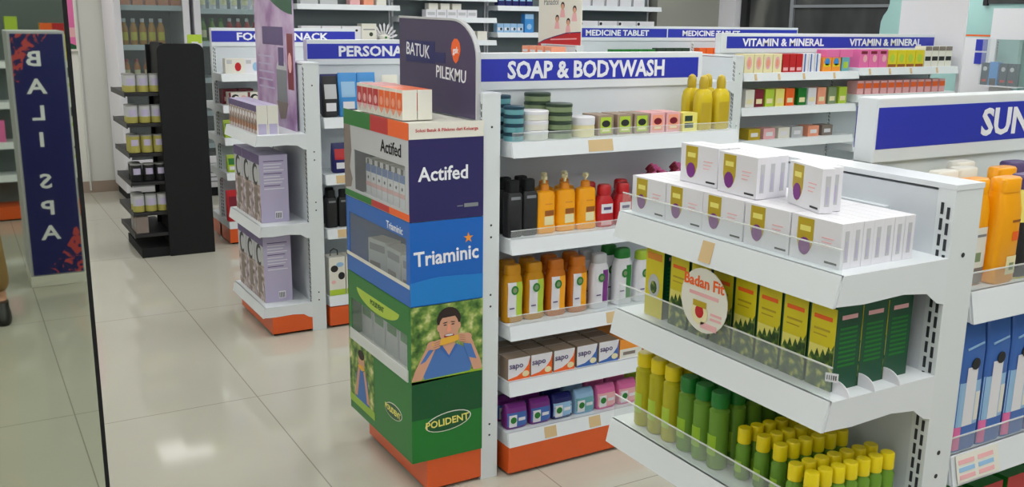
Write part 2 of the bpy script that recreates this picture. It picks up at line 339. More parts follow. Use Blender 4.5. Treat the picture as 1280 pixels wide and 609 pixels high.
# tablets card, red below a white wave
tp=card('display_card','white and red display card standing beside the MEDICINE TABLET sign',(4.49,7.3,0),[(0,1.27),(.66,1.27),(.66,1.78),(0,1.78)],'offwhite',.01)
k=MB(); k.plate([(0,1.27),(.66,1.27),(.66,1.455),(.45,1.445),(.25,1.41),(.1,1.38),(0,1.35)],-.0101,'red'); k.plate([(0,1.35),(.1,1.38),(.25,1.41),(.45,1.445),(.66,1.455),(.66,1.462),(.45,1.452),(.25,1.417),(.1,1.387),(0,1.357)],-.0104,'navy')
k.plate([(.2,1.385),(.6,1.40),(.6,1.41),(.2,1.395)],-.0104,'palepink'); k.build('red_wave',tp)
text('Panadol',.075,'grey',tp,(.2,-.0107,1.70),bold=.012)
k=MB()
for cx,cz,h in ((.38,1.63,.1),(.56,1.6,.1),(.3,1.53,.09),(.47,1.5,.1)):
    k.disc(cx,cz+h*.4,.028,.03,-.0102,'hair'); k.disc(cx,cz+h*.3,.022,.024,-.0106,'skin'); k.plate([(cx-.04,cz-h*.55),(cx+.04,cz-h*.55),(cx+.025,cz+h*.1),(cx-.025,cz+h*.1)],-.0102,'palepink')
k.build('people_print',tp)
# white header boards at the right end
o=MB().box(6.40,6.415,4.53,5.10,1.25,1.735,'white').box(6.40,6.415,4.53,4.56,0,1.25,'white').box(6.40,6.415,5.07,5.10,0,1.25,'white').build('header_board'); tag(o,'plain white header board standing behind the right end of VITAMIN sign','display card')
o=MB().box(0,.015,0,.36,1.44,1.70,'white').build('header_board',None,(7.9,4.98,0),bevel=.002); tag(o,'plain white header board above a clear case of blue packs','display card')

# ------------------------------------------------------------------ cardboard tower of the cough end unit
def tier(name,label,z0,z1,m_near,m_front,win,x0=1.19,x1=1.449,y0=2.68,y1=3.24):
    """box-shaped display: local frame like an end unit: x towards viewer (0..Wd), y into the unit"""
    Wd=y1-y0; D=x1-x0
    t=empty(name,(x0,y1,0),W); tag(t,label,'display box')
    MB().box(Wd-.004,Wd,0,D,z0,z1,m_near).build('side_panel',t)
    MB().box(0,.004,0,D,z0,z1,m_near).build('side_panel',t)
    MB().box(.004,Wd-.004,0.004,D,z0,z0+.004,'offwhite').build('floor_panel',t)
    MB().box(.004,Wd-.004,D-.003,D,z0+.004,z1,'panel_grey').build('rear_panel',t)
    a,b,c,d=win
    f=MB().box(.0,Wd-.004,0,.004,z0,c,m_front).box(0,Wd-.004,0,.004,d,z1,m_front).box(0,a,0,.004,c,d,m_front).box(b,Wd-.004,0,.004,c,d,m_front); f.build('front_panel',t)
    MB().box(a,b,.002,.0028,c,d,'clear').build('window_film',t)
    return t,Wd,D
# bottom tier
T,Wd,D=tier('display_box','green display box with photo of a man eating corn and a POLIDENT oval',.12,.655,'polident','polident',(.03,.53,.42,.555))
side=lambda mb,name,par=T: mb.build(name,par,(Wd+.0002,0,0),PI/2)       # a print on the side facing the main aisle: local x runs into the unit
MB().rect(0,D,.12,.40,0,'polident').rect(0,D,.27,.405,-.0004,'polident_dark').build('print_patch',T,(Wd+.0002,0,0),PI/2)
k=MB(); k.rect(0,D,.405,.655,0,'foliage'); k.plate([(0,.395),(D,.405),(D,.417),(0,.407)],-.0004,'polident_lime')
cx=.134
k.plate([(.045,.407),(.212,.412),(.222,.45),(.205,.49),(.165,.512),(.105,.512),(.055,.492),(.036,.46)],-.0006,'shirt')
k.plate([(.0,.407),(.035,.407),(.085,.505),(.075,.522),(.055,.518),(.012,.44)],-.0012,'skin'); k.plate([(.225,.412),(.256,.412),(.252,.44),(.215,.53),(.195,.532),(.19,.512)],-.0012,'skin')
k.plate([(.134,.478),(.156,.512),(.156,.53),(.112,.53),(.112,.512)],-.0012,'skin'); k.plate([(.108,.516),(.134,.478),(.16,.516),(.166,.506),(.134,.466),(.102,.506)],-.0016,'midblue'); k.plate([(.05,.47),(.085,.512),(.06,.505),(.03,.462)],-.0018,'shirt'); k.plate([(.205,.46),(.185,.512),(.215,.505),(.236,.45)],-.0018,'shirt')
k.disc(cx,.6,.043,.042,-.0008,'hair'); k.disc(cx,.57,.036,.052,-.0016,'skin',24)
for sx in (-1,1): k.disc(cx+sx*.037,.575,.006,.012,-.0014,'skin',8)
k.plate([(cx-.036,.592),(cx-.024,.608),(cx+.022,.61),(cx+.036,.59),(cx+.04,.615),(cx+.015,.64),(cx-.02,.638),(cx-.04,.615)],-.0022,'hair')
for sx in (-1,1):
    k.disc(cx+sx*.014,.583,.006,.0022,-.0024,'hair',8); k.disc(cx+sx*.014,.591,.009,.0018,-.0024,'hair',8,tilt=-.15*sx)
k.plate([(cx-.003,.585),(cx+.003,.585),(cx+.008,.562),(cx,.558),(cx-.008,.562)],-.0024,'peach'); k.disc(cx,.545,.019,.008,-.0024,'mouth',12); k.disc(cx,.548,.015,.003,-.003,'white',10)
k.disc(.128,.53,.058,.0115,-.0036,'corn',18,tilt=.13)
for sx,hx,hz in ((-1,.074,.521),(1,.196,.532)):
    k.disc(hx,hz,.021,.015,-.0034,'skin',12)
    for q_ in range(4): k.disc(hx-sx*(.016-.001*q_),hz+.012-.0075*q_,.015,.0035,-.0042,'skin',8,tilt=-sx*.2); k.disc(hx-sx*(.016-.001*q_),hz+.0085-.0075*q_,.013,.0006,-.0048,'brown',6,tilt=-sx*.2)
k.build('corn_photo',T,(Wd+.0002,0,0),PI/2)
def oval(px_,y,pz,rz,par,s=1.):
    k=MB(); k.disc(px_,pz,.085*s,.033*s,0,'offwhite',24,tilt=.1*s); k.disc(px_,pz,.081*s,.030*s,-.0006,'polident_dark',24,tilt=.1*s); return k
oval(.132,0,.247,0,T).build('oval_logo',T,(Wd+.0008,0,0),PI/2)
text('POLIDENT',.034,'soft_yellow',T,(Wd+.0022,.128,.246),PI/2,bold=.02,tilt=.05)
oval(.41,0,.25,0,T,.85).build('oval_logo',T,(0,-.0004,0))
text('POLIDENT',.028,'soft_yellow',T,(.405,-.0020,.25),bold=.02)
k=MB(); k.rect(0,.235,.15,.395,-.0002,'foliage'); k.plate([(0,.15),(.24,.15),(.24,.18),(0,.18)],-.0008,'polident_lime')
k.plate([(.06,.18),(.185,.18),(.18,.27),(.15,.3),(.09,.3),(.065,.27)],-.0008,'shirt'); k.disc(.12,.335,.03,.036,-.0012,'skin'); k.disc(.12,.36,.03,.018,-.0016,'hair'); k.plate([(.05,.19),(.075,.19),(.105,.3),(.09,.31)],-.0014,'skin'); k.plate([(.195,.19),(.17,.19),(.14,.3),(.155,.31)],-.0014,'skin'); k.disc(.12,.312,.032,.008,-.002,'corn'); k.build('corn_photo',T)
k=MB(); k.disc(.28,.61,.19,.05,-.0004,'lime',24,a0=PI,a1=2*PI); k.rect(.01,.55,.61,.652,-.0002,'polident'); k.build('header_print',T)
text('POLIDENT',.026,'polident_dark',T,(.28,-.0016,.588),bold=.01)
k=MB(); k.prism([(-.006,.40),(-.001,.40),(-.001,.44),(-.004,.44)],'x',.02,.54,'clear_edge'); k.build('front_ledge',T)
# middle tier
T2,Wd,D=tier('display_box','blue display box lettered Triaminic with clear front window',.657,.93,'triaminic','triaminic',(.03,.53,.725,.875))
k=MB(); k.rect(0,D,.66,.735,0,'triaminic_low'); k.plate([(0,.735),(.05,.742),(.1,.747),(.16,.745),(D,.74),(D,.733),(0,.73)],-.0002,'triaminic_low'); k.build('print_patch',T2,(Wd+.0002,0,0),PI/2)
text('Triaminic',.066,'text_white',T2,(Wd+.0006,.128,.812),PI/2,bold=.02,tilt=.03,sx=.92)
k=MB(); k.plate([(.205+(.018 if i%2==0 else .007)*math.sin(i*PI/5),.865+(.018 if i%2==0 else .007)*math.cos(i*PI/5)) for i in range(10)],0,'soap_orange'); k.build('star_emblem',T2,(Wd+.0006,0,0),PI/2)
text('Triaminic',.035,'text_white',T2,(.44,-.0006,.893),bold=.01)
MB().rect(.0,.556,.715,.728,-.0005,'offwhite').build('white_line',T2)
# top tier: lower front tray in white and colour bars
T3,Wd,D=tier('display_box','dark purple display box lettered Actifed with clear front window',.932,1.236,'actifed','lightgrey',(.09,.53,.965,1.105))
k=MB(); k.rect(0,D,1.19,1.24,0,'offwhite'); k.build('header_print',T3,(Wd+.0002,0,0),PI/2)
text('Solusi Batuk & Pilekmu dari Keluarga',.0145,'red',T3,(Wd+.0012,.13,1.216),PI/2,bold=.01)
text('Actifed',.062,'text_white',T3,(Wd+.0006,.118,1.078),PI/2,bold=.018,sx=.97)
MB().rect(.19,.24,.966,.978,0,'grey').rect(.165,.185,.970,.973,0,'grey').build('maker_mark',T3,(Wd+.0002,0,0),PI/2)
k=MB()
for a,b,m in ((0,.25,'polident'),(.25,.4,'red'),(.4,.56,'gsk')):
    k.rect(a,b,1.187,1.24,-.0004,m)
k.build('upper_bar',T3)
k=MB()
for a,b,m in ((0,.25,'polident'),(.25,.4,'red'),(.4,.56,'gsk')): k.rect(a,b,.934,.956,-.0004,m)
k.build('lower_bar',T3)
text('Actifed',.058,'black',T3,(.42,-.0008,1.146),bold=.01)
k=MB(); k.plate([(0,.96),(.06,.97),(.075,1.0),(.05,1.04),(.07,1.1),(.06,1.187),(0,1.187)],-.0003,'taupe'); k.build('person_print',T3)
MB().box(.004,Wd-.004,.02,D-.004,1.226,1.232,'offwhite').build('tray_floor',T3)

# cartons inside the windows
def carton(name,w,d,h,m,faces=None,extra=None,bevel=0.):
    b=MB().box(-w/2,w/2,-d/2,d/2,0,h,m,faces)
    if extra: extra(b,-d/2)
    return b.build(name,bevel=bevel)
c=carton('medicine_carton',.042,.07,.14,'offwhite',{'front':'white'},lambda b,y:(b.rect(-.021,.021,.095,.122,y,'midblue'),b.rect(-.010,.010,.122,.14,y,'dark'),b.disc(0,.075,.006,.006,y,'dark',8),b.rect(-.021,.021,.045,.06,y-.0001,'palepink')))
put(c,[(1.262,3.11-.0485*i,.965-.0285,W) for i in range(9)],'{} white and blue cough carton from the back in Actifed window','carton','cartons in the cough display window')
c=carton('medicine_carton',.12,.06,.13,'offwhite',{'front':'lightgrey'},lambda b,y:(b.rect(-.05,.05,.09,.115,y,'grey'),b.rect(-.05,.02,.03,.05,y,'taupe')))
put(c,[(1.27,3.08,.661,W+.15),(1.27,2.93,.661,W),(1.26,2.775,.661,W)],['pale carton leaning in the far corner of Triaminic window','pale carton in the middle of Triaminic window','pale carton at the near end of Triaminic window'],'carton','cartons in the blue display window')
shelf_in=MB().box(1.2,1.44,2.69,3.23,.405,.41,'offwhite').build('inner_shelf'); shelf_in.parent=T; shelf_in.matrix_parent_inverse=(Matrix.Translation((1.19,3.24,0))@Matrix.Rotation(W,4,'Z')).inverted()
c=carton('medicine_carton',.1,.06,.135,'white',{'front':'lightgrey'},lambda b,y:b.rect(-.04,.04,.08,.11,y,'green'))
put(c,[(1.26,3.16-.115*i,.41,W) for i in range(4)],'{} white carton from the back in POLIDENT window','carton','cartons in the green display window')
# small boxes on the tray: two files, red at the back and orange near the front
def syrup(m,m2):
    def ex(b,y):
        b.rect(-.022,.022,.03,.085,y,m); b.plate([(-.022,.03),(.022,.03),(.0,.01)],y-.0001,m2); b.disc(0,.05,.012,.015,y-.0002,m2,10)
    return carton('syrup_box',.046,.05,.095,'offwhite',{'top':m,'front':'offwhite','right':'offwhite'},ex)
red=syrup('red','palepink'); ora=syrup('gsk','peach')
sl=[[(1.245+.053*j,3.16-.049*i,1.236,W) for i in range(8)] for j in range(2)]
nm='{} small {} syrup box from the back in the {} file above Actifed'
put(red,sl[0][:4]+sl[1][:4],[nm.format(ORD[i%4],'red','front' if i<4 else 'rear') for i in range(8)],'box','syrup boxes on the display tray')
put(ora,sl[0][4:]+sl[1][4:],[nm.format(ORD[4+i%4],'orange','front' if i<4 else 'rear') for i in range(8)],'box','syrup boxes on the display tray')

# ------------------------------------------------------------------ soap row, top shelf
Z1,Z2,Z3,Z4,Z5=1.165,.843,.545,.345,.158
def tin(m,lid,r,h):
    o=MB().loft([(0,r*.96,r*.96),(.002,r,r),(h*.6,r,r)],m,24).build('cream_tin',smooth=True)
    MB().loft([(h*.6,r+.001,r+.001),(h-.003,r+.001,r+.001),(h-.0005,r-.002,r-.002)],lid,24).build('lid',o,smooth=True)
    return o
put(tin('teal','teal_dark',.033,.0285),[(1.577,2.713,Z1+.0285*i) for i in range(4)],'{} teal tin from the bottom of the stack by the post','tin','teal tins stacked on the soap shelf')
put(tin('teal','teal_dark',.033,.0285),[(1.577,2.80,Z1+.0285*i) for i in range(5)],'{} teal tin from the bottom of the stack behind','tin','teal tins stacked on the soap shelf')
put(tin('offwhite','white',.05,.032),[(1.662,2.73,Z1+.032*i) for i in range(3)],'{} white tub from the bottom between teal and green tins','tub','white tubs stacked on the soap shelf')
put(tin('tin_green','tin_lid',.045,.029),[(1.76,2.727,Z1+.029*i) for i in range(4)],'{} green tin from the bottom of the front stack','tin','green tins stacked on the soap shelf')
put(tin('tin_green','tin_lid',.045,.029),[(1.735,2.825,Z1+.029*i) for i in range(5)],'{} green tin from the bottom of the rear stack','tin','green tins stacked on the soap shelf')
o=tin('cream','white',.047,.068); tag(o,'wide white jar with cream body beside the green tins','jar'); o.location=(1.856,2.735,Z1)
def soapbox(name,w,h,d,m,lab,dk):
    def ex(b,y):
        b.rect(-w*.36,w*.36,h*.12,h*.9,y,lab); b.disc(0,h*.58,w*.28,h*.17,y-.0004,dk,16); b.rect(-w*.25,w*.25,h*.2,h*.3,y-.0004,'cream')
    return carton(name,w,d,h,m,None,ex,.001)
put(soapbox('soap_box',.063,.07,.1,'box_brown','lime','dark'),[(1.94,2.755,Z1),(2.021,2.755,Z1),(2.095,2.755,Z1)],'{} green-labelled soap box from the wide white jar','box','soap boxes on the top soap shelf')
put(soapbox('soap_box',.063,.07,.1,'palepink','peach','darkred'),[(2.165,2.755,Z1),(2.236,2.755,Z1)],['pink soap box next to the green-labelled soap boxes','pink soap box next to the pale yellow soap box'],'box','soap boxes on the top soap shelf')
o=carton('soap_box',.066,.06,.066,'soft_yellow',None,lambda b,y:(b.rect(-.025,.015,.012,.03,y,'tin_lid'),b.rect(-.025,.01,.036,.056,y,'tin_lid')),.001); o.location=(2.305,2.725,Z1); tag(o,'pale yellow soap box with dark print beside tall yellow bottles','box','soap boxes on the top soap shelf')
def bath():
    pr=[(0,.032,.021),(.006,.036,.025),(.11,.036,.025),(.135,.032,.022),(.148,.018,.016)]
    o=MB().loft(pr,'bath_yellow',20,3.).build('bath_bottle',smooth=True)
    MB().loft([(.148,.017,.016),(.175,.0175,.016),(.192,.013,.012),(.198,.004,.004)],'gold',16).build('cap',o,smooth=True)
    MB().wrap(pr,3.,.02,.1,-.024,.024,'gold').build('label',o)
    return o
put(bath(),[(2.383,2.722,Z1),(2.467,2.722,Z1),(2.385,2.79,Z1),(2.462,2.79,Z1)],['tall yellow bath bottle beside the pale yellow soap box','tall yellow bath bottle at the end of the top soap shelf','yellow bath bottle half hidden behind the pale yellow soap box','yellow bath bottle standing behind the two front ones'],'bottle','yellow bath bottles')
# second shelf
def black_bottle():
    pr=[(0,.026,.02),(.004,.029,.023),(.14,.029,.023),(.15,.024,.019)]
    o=MB().loft(pr,'dark',20,5.).build('shampoo_bottle',smooth=True)
    MB().loft([(.15,.02,.017),(.186,.02,.017),(.19,.018,.015)],'black',18,4.).build('cap',o,smooth=True)
    MB().wrap(pr,5.,.128,.138,-.018,.018,'grey').build('label',o); return o
put(black_bottle(),[(1.578,2.715,Z2),(1.641,2.72,Z2),(1.585,2.78,Z2),(1.65,2.785,Z2)],['front black shampoo bottle nearest the white post','front black shampoo bottle next to the orange pumps','rear black shampoo bottle nearest the white post','rear black shampoo bottle next to the orange pumps'],'bottle','black shampoo bottles')
def pump():
    pr=[(0,.036,.023),(.005,.041,.027),(.06,.038,.025),(.13,.037,.024),(.142,.033,.022),(.147,.016,.016)]
    o=MB().loft(pr,'pump_orange',22,3.2).build('pump_bottle',smooth=True)
    b=MB().loft([(.147,.017,.017),(.166,.016,.016),(.17,.009,.009)],'pump_trim',16); b.build('collar',o,smooth=True)
    b=MB().loft([(.17,.005,.005),(.182,.005,.005),(.183,.012,.010),(.192,.012,.010),(.195,.008,.007)],'cream',14); b.tube([(0,0,.19),(-.012,-.018,.191),(-.016,-.03,.186)],.0035,'cream'); b.build('pump_head',o,smooth=True)
    MB().wrap(pr,3.2,.03,.06,-.012,.026,'cream').build('label',o); MB().wrap(pr,3.2,.062,.08,-.01,.028,'brown').build('picture_print',o); MB().wrap(pr,3.2,.1,.104,-.01,.02,'pump_trim').build('small_print',o); return o
put(pump(),[(1.705,2.722,Z2),(1.79,2.726,Z2),(1.873,2.722,Z2),(1.745,2.79,Z2),(1.83,2.79,Z2)],['front orange pump bottle beside the black bottles','middle orange pump bottle of the front three','front orange pump bottle beside the red bottles','rear orange pump bottle on the black bottle side','rear orange pump bottle on the red bottle side'],'bottle','orange pump bottles')
def redb():
    pr=[(0,.032,.022),(.004,.037,.026),(.085,.036,.025),(.105,.026,.02),(.112,.021,.018)]
    o=MB().loft(pr,'red',22,2.8).build('wash_bottle',smooth=True)
    MB().loft([(.112,.022,.02),(.116,.025,.021),(.143,.024,.02),(.149,.019,.016)],'red',18,2.6).build('cap',o,smooth=True)
    MB().wrap(pr,2.8,.05,.083,-.024,.024,'white').wrap(pr,2.8,.062,.072,-.016,.016,'lilac_dark',.0012).build('label',o); MB().wrap(pr,2.8,.008,.022,-.024,.02,'palepink').build('small_print',o); return o
put(redb(),[(1.952,2.72,Z2),(2.033,2.722,Z2),(2.112,2.722,Z2),(1.935,2.79,Z2),(2.075,2.79,Z2)],['front red wash bottle beside the orange pumps','front red wash bottle between two red ones','front red wash bottle farthest from the orange pumps','rear red wash bottle on the orange pump side','rear red wash bottle away from the orange pumps'],'bottle','red wash bottles')
# a few pink scrubbers at the end of the second shelf
def scrub():
    b=MB()
    for i in range(26):
        a=random.uniform(0,2*PI); r=random.uniform(.01,.05); x,y=r*math.cos(a),.6*r*math.sin(a); z=random.uniform(.15,.19)
        b.loft([(z-.014,.003,.003),(z,.016,.014),(z+.012,.004,.004)],'pink' if i%3 else 'darkred',7,2,x,y)
    b.loft([(0,.04,.03),(.02,.05,.035),(.15,.055,.036),(.165,.03,.02)],'pink',14); return b.build('bath_sponge',smooth=True)
put(scrub(),[(2.2,2.76,Z2),(2.31,2.76,Z2)],['ruffled pink bath sponge behind the white boxes','ruffled pink bath sponge near the shelf end'],'sponge','pink bath sponges')
# third shelf: body wash
def wash(body,cap,la,lb,hgt=.2,name='body_wash_bottle'):
    k=hgt/.2
    pr=[(0,.034,.021),(.006*k,.039,.025),(.05*k,.036,.023),(.12*k,.039,.025),(.152*k,.035,.022),(.166*k,.028,.02)]
    o=MB().loft(pr,body,22,3.).build(name,smooth=True)
    MB().loft([(.166*k,.027,.02),(.170*k,.03,.021),(.195*k,.028,.02),(.2*k,.023,.016)],cap,18,3.).build('cap',o,smooth=True)
    b=MB().wrap(pr,3.,.022*k,.142*k,-.027,.004,la).wrap(pr,3.,.022*k,.142*k,.004,.029,lb); b.build('label',o)
    b=MB(); b.disc(-.003,.115*k,.014,.016,-.0262,'green',14,.0012); b.disc(-.003,.115*k,.008,.009,-.0275,'tin_green',10,.0006); b.build('emblem',o); MB().rect(-.022,-.004,.05*k,.054*k,-.0245,'lilac_dark',.002).build('small_print',o); return o
def two_deep(xs,y,z): return [(x,y,z) for x in xs]
put(wash('amber','amber','white','lime'),[(1.583,2.72,Z3),(1.668,2.72,Z3),(1.6,2.785,Z3),(1.68,2.785,Z3)],['front yellow body wash bottle nearest the white post','second front yellow body wash bottle from the white post','rear yellow body wash bottle nearest the white post','rear yellow body wash bottle beside the orange ones'],'bottle','body wash bottles')
put(wash('amber_orange','amber_orange','white','pump_orange'),[(1.757,2.72,Z3),(1.847,2.72,Z3),(1.77,2.785,Z3),(1.86,2.785,Z3)],['front orange body wash bottle beside the yellow bottles','front orange body wash bottle beside the white bottles','rear orange body wash bottle on the yellow bottle side','rear orange body wash bottle on the white bottle side'],'bottle','body wash bottles')
put(wash('white','lightgrey','white','purple'),[(1.94,2.72,Z3),(1.93,2.785,Z3)],['white body wash bottle with purple label stripe','white body wash bottle behind the purple-striped one'],'bottle','body wash bottles')
put(wash('white','green','white','green',.208),[(2.043,2.72,Z3),(2.03,2.785,Z3)],['white body wash bottle with green stripe and dark green cap','white body wash bottle with green cap, behind another'],'bottle','body wash bottles')
o=wash('white','lime','white','green',.19); o.location=(2.135,2.72,Z3); tag(o,'white body wash bottle with lime cap by the tall yellow carton','bottle','body wash bottles')
# fourth shelf: soap bars three deep
def bar(face,swirl,txt):
    w,d,h=.086,.06,.078
    b=MB().box(-w/2,w/2,-d/2,d/2,0,h,'box_brown',{'front':'white','right':'offwhite'}); y=-d/2
    b.plate([(-w/2,0),(w/2,0),(w/2,h*.95),(w*.42,h*.62),(w*.2,h*.34),(-w*.1,h*.16),(-w/2,h*.08)],y,face)
    b.disc(w*.3,h*.22,.014,.011,y-.0007,'cream',12)
    o=b.build('soap_bar',bevel=.0015)
    if txt: text(txt,.03,'lilac_dark',o,(-.012,-d/2-.0014,h*.66),bold=.01)
    return o
XS4=[1.592,1.683,1.777,1.874,1.969]
fr=put(bar('gsk','peach','sapo'),[(x,2.708,Z4) for x in XS4[:3]],['front orange and white soap bar nearest the white post','second front orange and white soap bar from the post','front orange and white soap bar beside the blue ones'],'soap','boxed soap bars')
put(bar('midblue','lightblue','sapo'),[(x,2.708,Z4) for x in XS4[3:]],['front blue and white soap bar beside the white-orange ones','front blue and white soap bar beside the all-orange ones'],'soap','boxed soap bars')
def obar():
    b=MB().box(-.05,.05,-.045,.045,0,.072,'soap_orange',{'front':'offwhite'}); b.rect(-.05,.05,.035,.072,-.045,'soap_orange'); b.rect(-.035,.02,.012,.024,-.045,'taupe'); return b.build('soap_bar',bevel=.0015)
put(obar(),[(2.07,2.725,Z4),(2.18,2.725,Z4),(2.29,2.725,Z4),(2.07,2.82,Z4),(2.18,2.82,Z4)],['front all-orange soap bar next to the blue bars','second front all-orange soap bar from the blue bars','third front all-orange soap bar from the blue bars','all-orange soap bar behind the first all-orange one','all-orange soap bar behind the second all-orange one'],'soap','boxed soap bars')
for r_,rn in ((1,'middle'),(2,'rear')):
    put(bar('gsk' if r_==1 else 'gsk','peach',''),[(x,2.708+.062*r_,Z4) for x in XS4],'{} soap bar from the white post in the %s rank'%rn,'soap','boxed soap bars')
# fifth shelf: soap pouches
def pouch(m,m2,cir='green'):
    pr=[(0,.038,.02),(.008,.043,.026),(.045,.043,.028),(.078,.041,.022),(.09,.039,.006)]
    o=MB().loft(pr,m,18,5.).build('soap_pouch',smooth=True)
    b=MB().wrap(pr,5.,.006,.062,-.039,.039,m2).wrap(pr,5.,.01,.054,-.034,-.004,'white',.0012).wrap(pr,5.,.03,.042,.002,.03,'white',.0012); b.disc(-.018,.036,.012,.012,-.0292,cir,12,.001); b.build('label',o); return o
for m,m2,xs,w_ in (('purple','midblue',(1.594,1.691),'purple'),('navy','lightblue',(1.783,),'dark blue'),('lightblue','teal',(1.879,),'light blue'),('pink','palepink',(1.975,2.072),'pink'),('lime','cream',(2.165,),'lime')):
    lb=['front %s soap pouch on the lowest soap shelf%s'%(w_,'' if len(xs)==1 else (', post side' if i==0 else ', away from the post')) for i in range(len(xs))]+['%s soap pouch behind on the lowest soap shelf%s'%(w_,'' if len(xs)==1 else (', post side' if i==0 else ', away from the post')) for i in range(len(xs))]
    put(pouch(m,m2),[(x,2.712,Z5) for x in xs]+[(x+.004,2.79,Z5) for x in xs],lb,'soap','soap pouches')
# ------------------------------------------------------------------ nearest end unit
ZA,ZB,ZC=1.214,1.03,.812
def wbox():
    w,d,h=.0945,.0215,.066
    o=MB().box(-w/2,w/2,-d/2,d/2,0,h,'white').build('supplement_box',bevel=.0006); y=-d/2
    b=MB(); b.plate([(-.034,.063),(-.034,.03),(-.031,.02),(-.025,.011),(-.019,.008),(-.013,.011),(-.007,.02),(-.004,.03),(-.004,.063)],y,'gold'); b.disc(-.019,.022,.011,.013,y-.0006,'purple',14); b.rect(-.029,-.009,.044,.052,y-.0006,'soft_yellow',.0002); b.build('emblem',o)
    b=MB(); b.rect(.02,.042,.005,.008,y,'dark'); 
    for i in range(3): b.rect(.012,.034-.004*i,.040-.006*i,.0415-.006*i,y,'palepink')
    b.prism([(-.004,.01),(.004,.01),(.004,.055),(-.004,.055)],'x',w/2,w/2+.0004,'lightgrey'); b.prism([(-.002,.014),(.001,.014),(.001,.04),(-.002,.04)],'x',w/2+.0004,w/2+.0007,'lilac'); b.build('small_print',o)
    return o
wb=wbox(); sl=[]; lb=[]
dep=['front']+[ORD[i] for i in range(1,7)]
colname=['farthest','second farthest','middle','second nearest','nearest']
for i in range(5):
    for j in range(7):
        sl.append((1.062+.0222*j,1.331-.0965*i+random.uniform(-.001,.001),ZA,W)); lb.append('white gold-emblem box, %s rank from the front, %s column'%(dep[j],colname[i]))
for x,y,r,l in [(1.10,1.245,.0,'white gold-emblem box on top, far front'),(1.1235,1.245,.0,'white gold-emblem box on top, far second'),(1.085,1.135,-.06,'white gold-emblem box on top, front of middle trio'),(1.1085,1.137,-.06,'white gold-emblem box on top, centre of middle trio'),(1.132,1.139,-.06,'white gold-emblem box on top, back of middle trio'),(1.10,1.005,-.3,'white gold-emblem box on top, front of nearest pair'),(1.124,1.012,-.3,'white gold-emblem box on top, back of nearest pair')]:
    sl.append((x,y,ZA+.0665,W+r)); lb.append(l)
put(wb,sl,lb,'box','white boxes with gold emblem')
# green and yellow cartons on the second shelf
def gcart(full):
    w,d,h=.05,.053,.128
    b=MB().box(-w/2,w/2,-d/2,d/2,0,h,'darkgreen'); y=-d/2
    if full: b.rect(-w*.5,w*.5,0,h,y,'yellow'); b.disc(0,h*.45,.016,.022,y-.0007,'lightgrey',14); b.disc(0,h*.43,.009,.012,y-.0013,'leafprint',10); b.rect(-w*.4,w*.4,h*.82,h*.92,y-.0007,'pump_trim')
    else:
        b.rect(-w*.44,w*.5,h*.5,h*.97,y,'yellow'); b.rect(-w*.44,w*.5,h*.3,h*.5,y,'soft_yellow')
        b.plate([(-w*.44,0),(w*.5,0),(w*.5,h*.56),(w*.38,h*.47),(w*.3,h*.52),(w*.2,h*.40),(w*.1,h*.47),(0,h*.36),(-w*.12,h*.46),(-w*.2,h*.36),(-w*.32,h*.42),(-w*.44,h*.3)],y-.0007,'leafprint')
        b.rect(-w*.32,w*.36,h*.81,h*.86,y-.0007,'gsk'); b.rect(-w*.3,w*.3,h*.68,h*.705,y-.0007,'gold'); b.rect(-w*.3,w*.2,h*.62,h*.635,y-.0007,'gold')
    o=b.build('herbal_carton',bevel=.0008)
    k=MB(); k.prism([(-.016,h*.84),(.016,h*.84),(.016,h*.89),(-.016,h*.89)],'x',w/2,w/2+.0005,'palepink')
    for i in range(9): k.prism([(-.018,h*(.72-.055*i)),(.018,h*(.72-.055*i)),(.018,h*(.745-.055*i)),(-.018,h*(.745-.055*i))],'x',w/2,w/2+.0004,'polident')
    k.build('side_print',o); return o
gp=gcart(False)
ys=[.9235,.977,1.03,1.083,1.136,1.19,1.245]
nmn=['nearest','second nearest','third nearest','fourth nearest','fifth nearest, behind the round badge','sixth nearest, behind the round badge','beside the all-yellow one']
put(gp,[(1.086,y,ZB,W) for y in ys]+[(1.086+.055*k,.9235,ZB,W) for k in (1,2)]+[(1.141,y,ZB,W) for y in ys[1:]],['green and yellow herbal carton in front rank, %s'%n for n in nmn]+['middle dark green carton on the near side of the pile','rear dark green carton on the near side of the pile']+['green herbal carton in second rank, %s'%n for n in ('second nearest','third nearest','fourth nearest','fifth nearest','sixth nearest','seventh nearest')],'carton','green herbal cartons')
put(gcart(True),[(1.086,1.312,ZB,W)],['all-yellow herbal carton with pale oval at the far shelf end'],'carton','yellow herbal cartons')
bd=MB(); bd.disc(0,0,.056,.054,0,'offwhite',28,.0012); bd.disc(-.008,-.022,.02,.02,-.0013,'cream',16); bd.rect(-.024,.008,-.012,-.002,-.002,'gold'); bd.disc(-.008,-.02,.010,.011,-.0019,'red',14); bd.rect(-.004,.034,-.046,-.036,-.0013,'palepink'); bd.rect(.018,.044,-.028,-.024,-.0013,'palepink'); bd.rect(.018,.044,-.02,-.016,-.0013,'palepink')
bo=bd.build('round_badge',None,(1.028,1.143,1.108),W); tag(bo,'round white hanging badge lettered Badan Fit in front of green cartons','badge')
text('Badan Fit',.026,'gsk',bo,(-.002,-.0016,.029),bold=.02); MB().rect(-.035,.035,.006,.012,-.0013,'palepink').build('text_line',bo)
def scal():
    b=MB(); b.prism([(.026*math.cos(i*PI/14),.020*math.sin(i*PI/14)) for i in range(15)],'x',0,.0015,'white'); return b.build('plastic_divider')
put(scal(),[(1.062+.054*i,.893,ZB) for i in range(3)],['front white half-round plastic divider under dark green cartons','middle white half-round plastic divider under dark green cartons','rear white half-round plastic divider under dark green cartons'],'divider','white plastic dividers')
pc=MB().rect(-.009,.009,0,.013,0,'white',.001); 
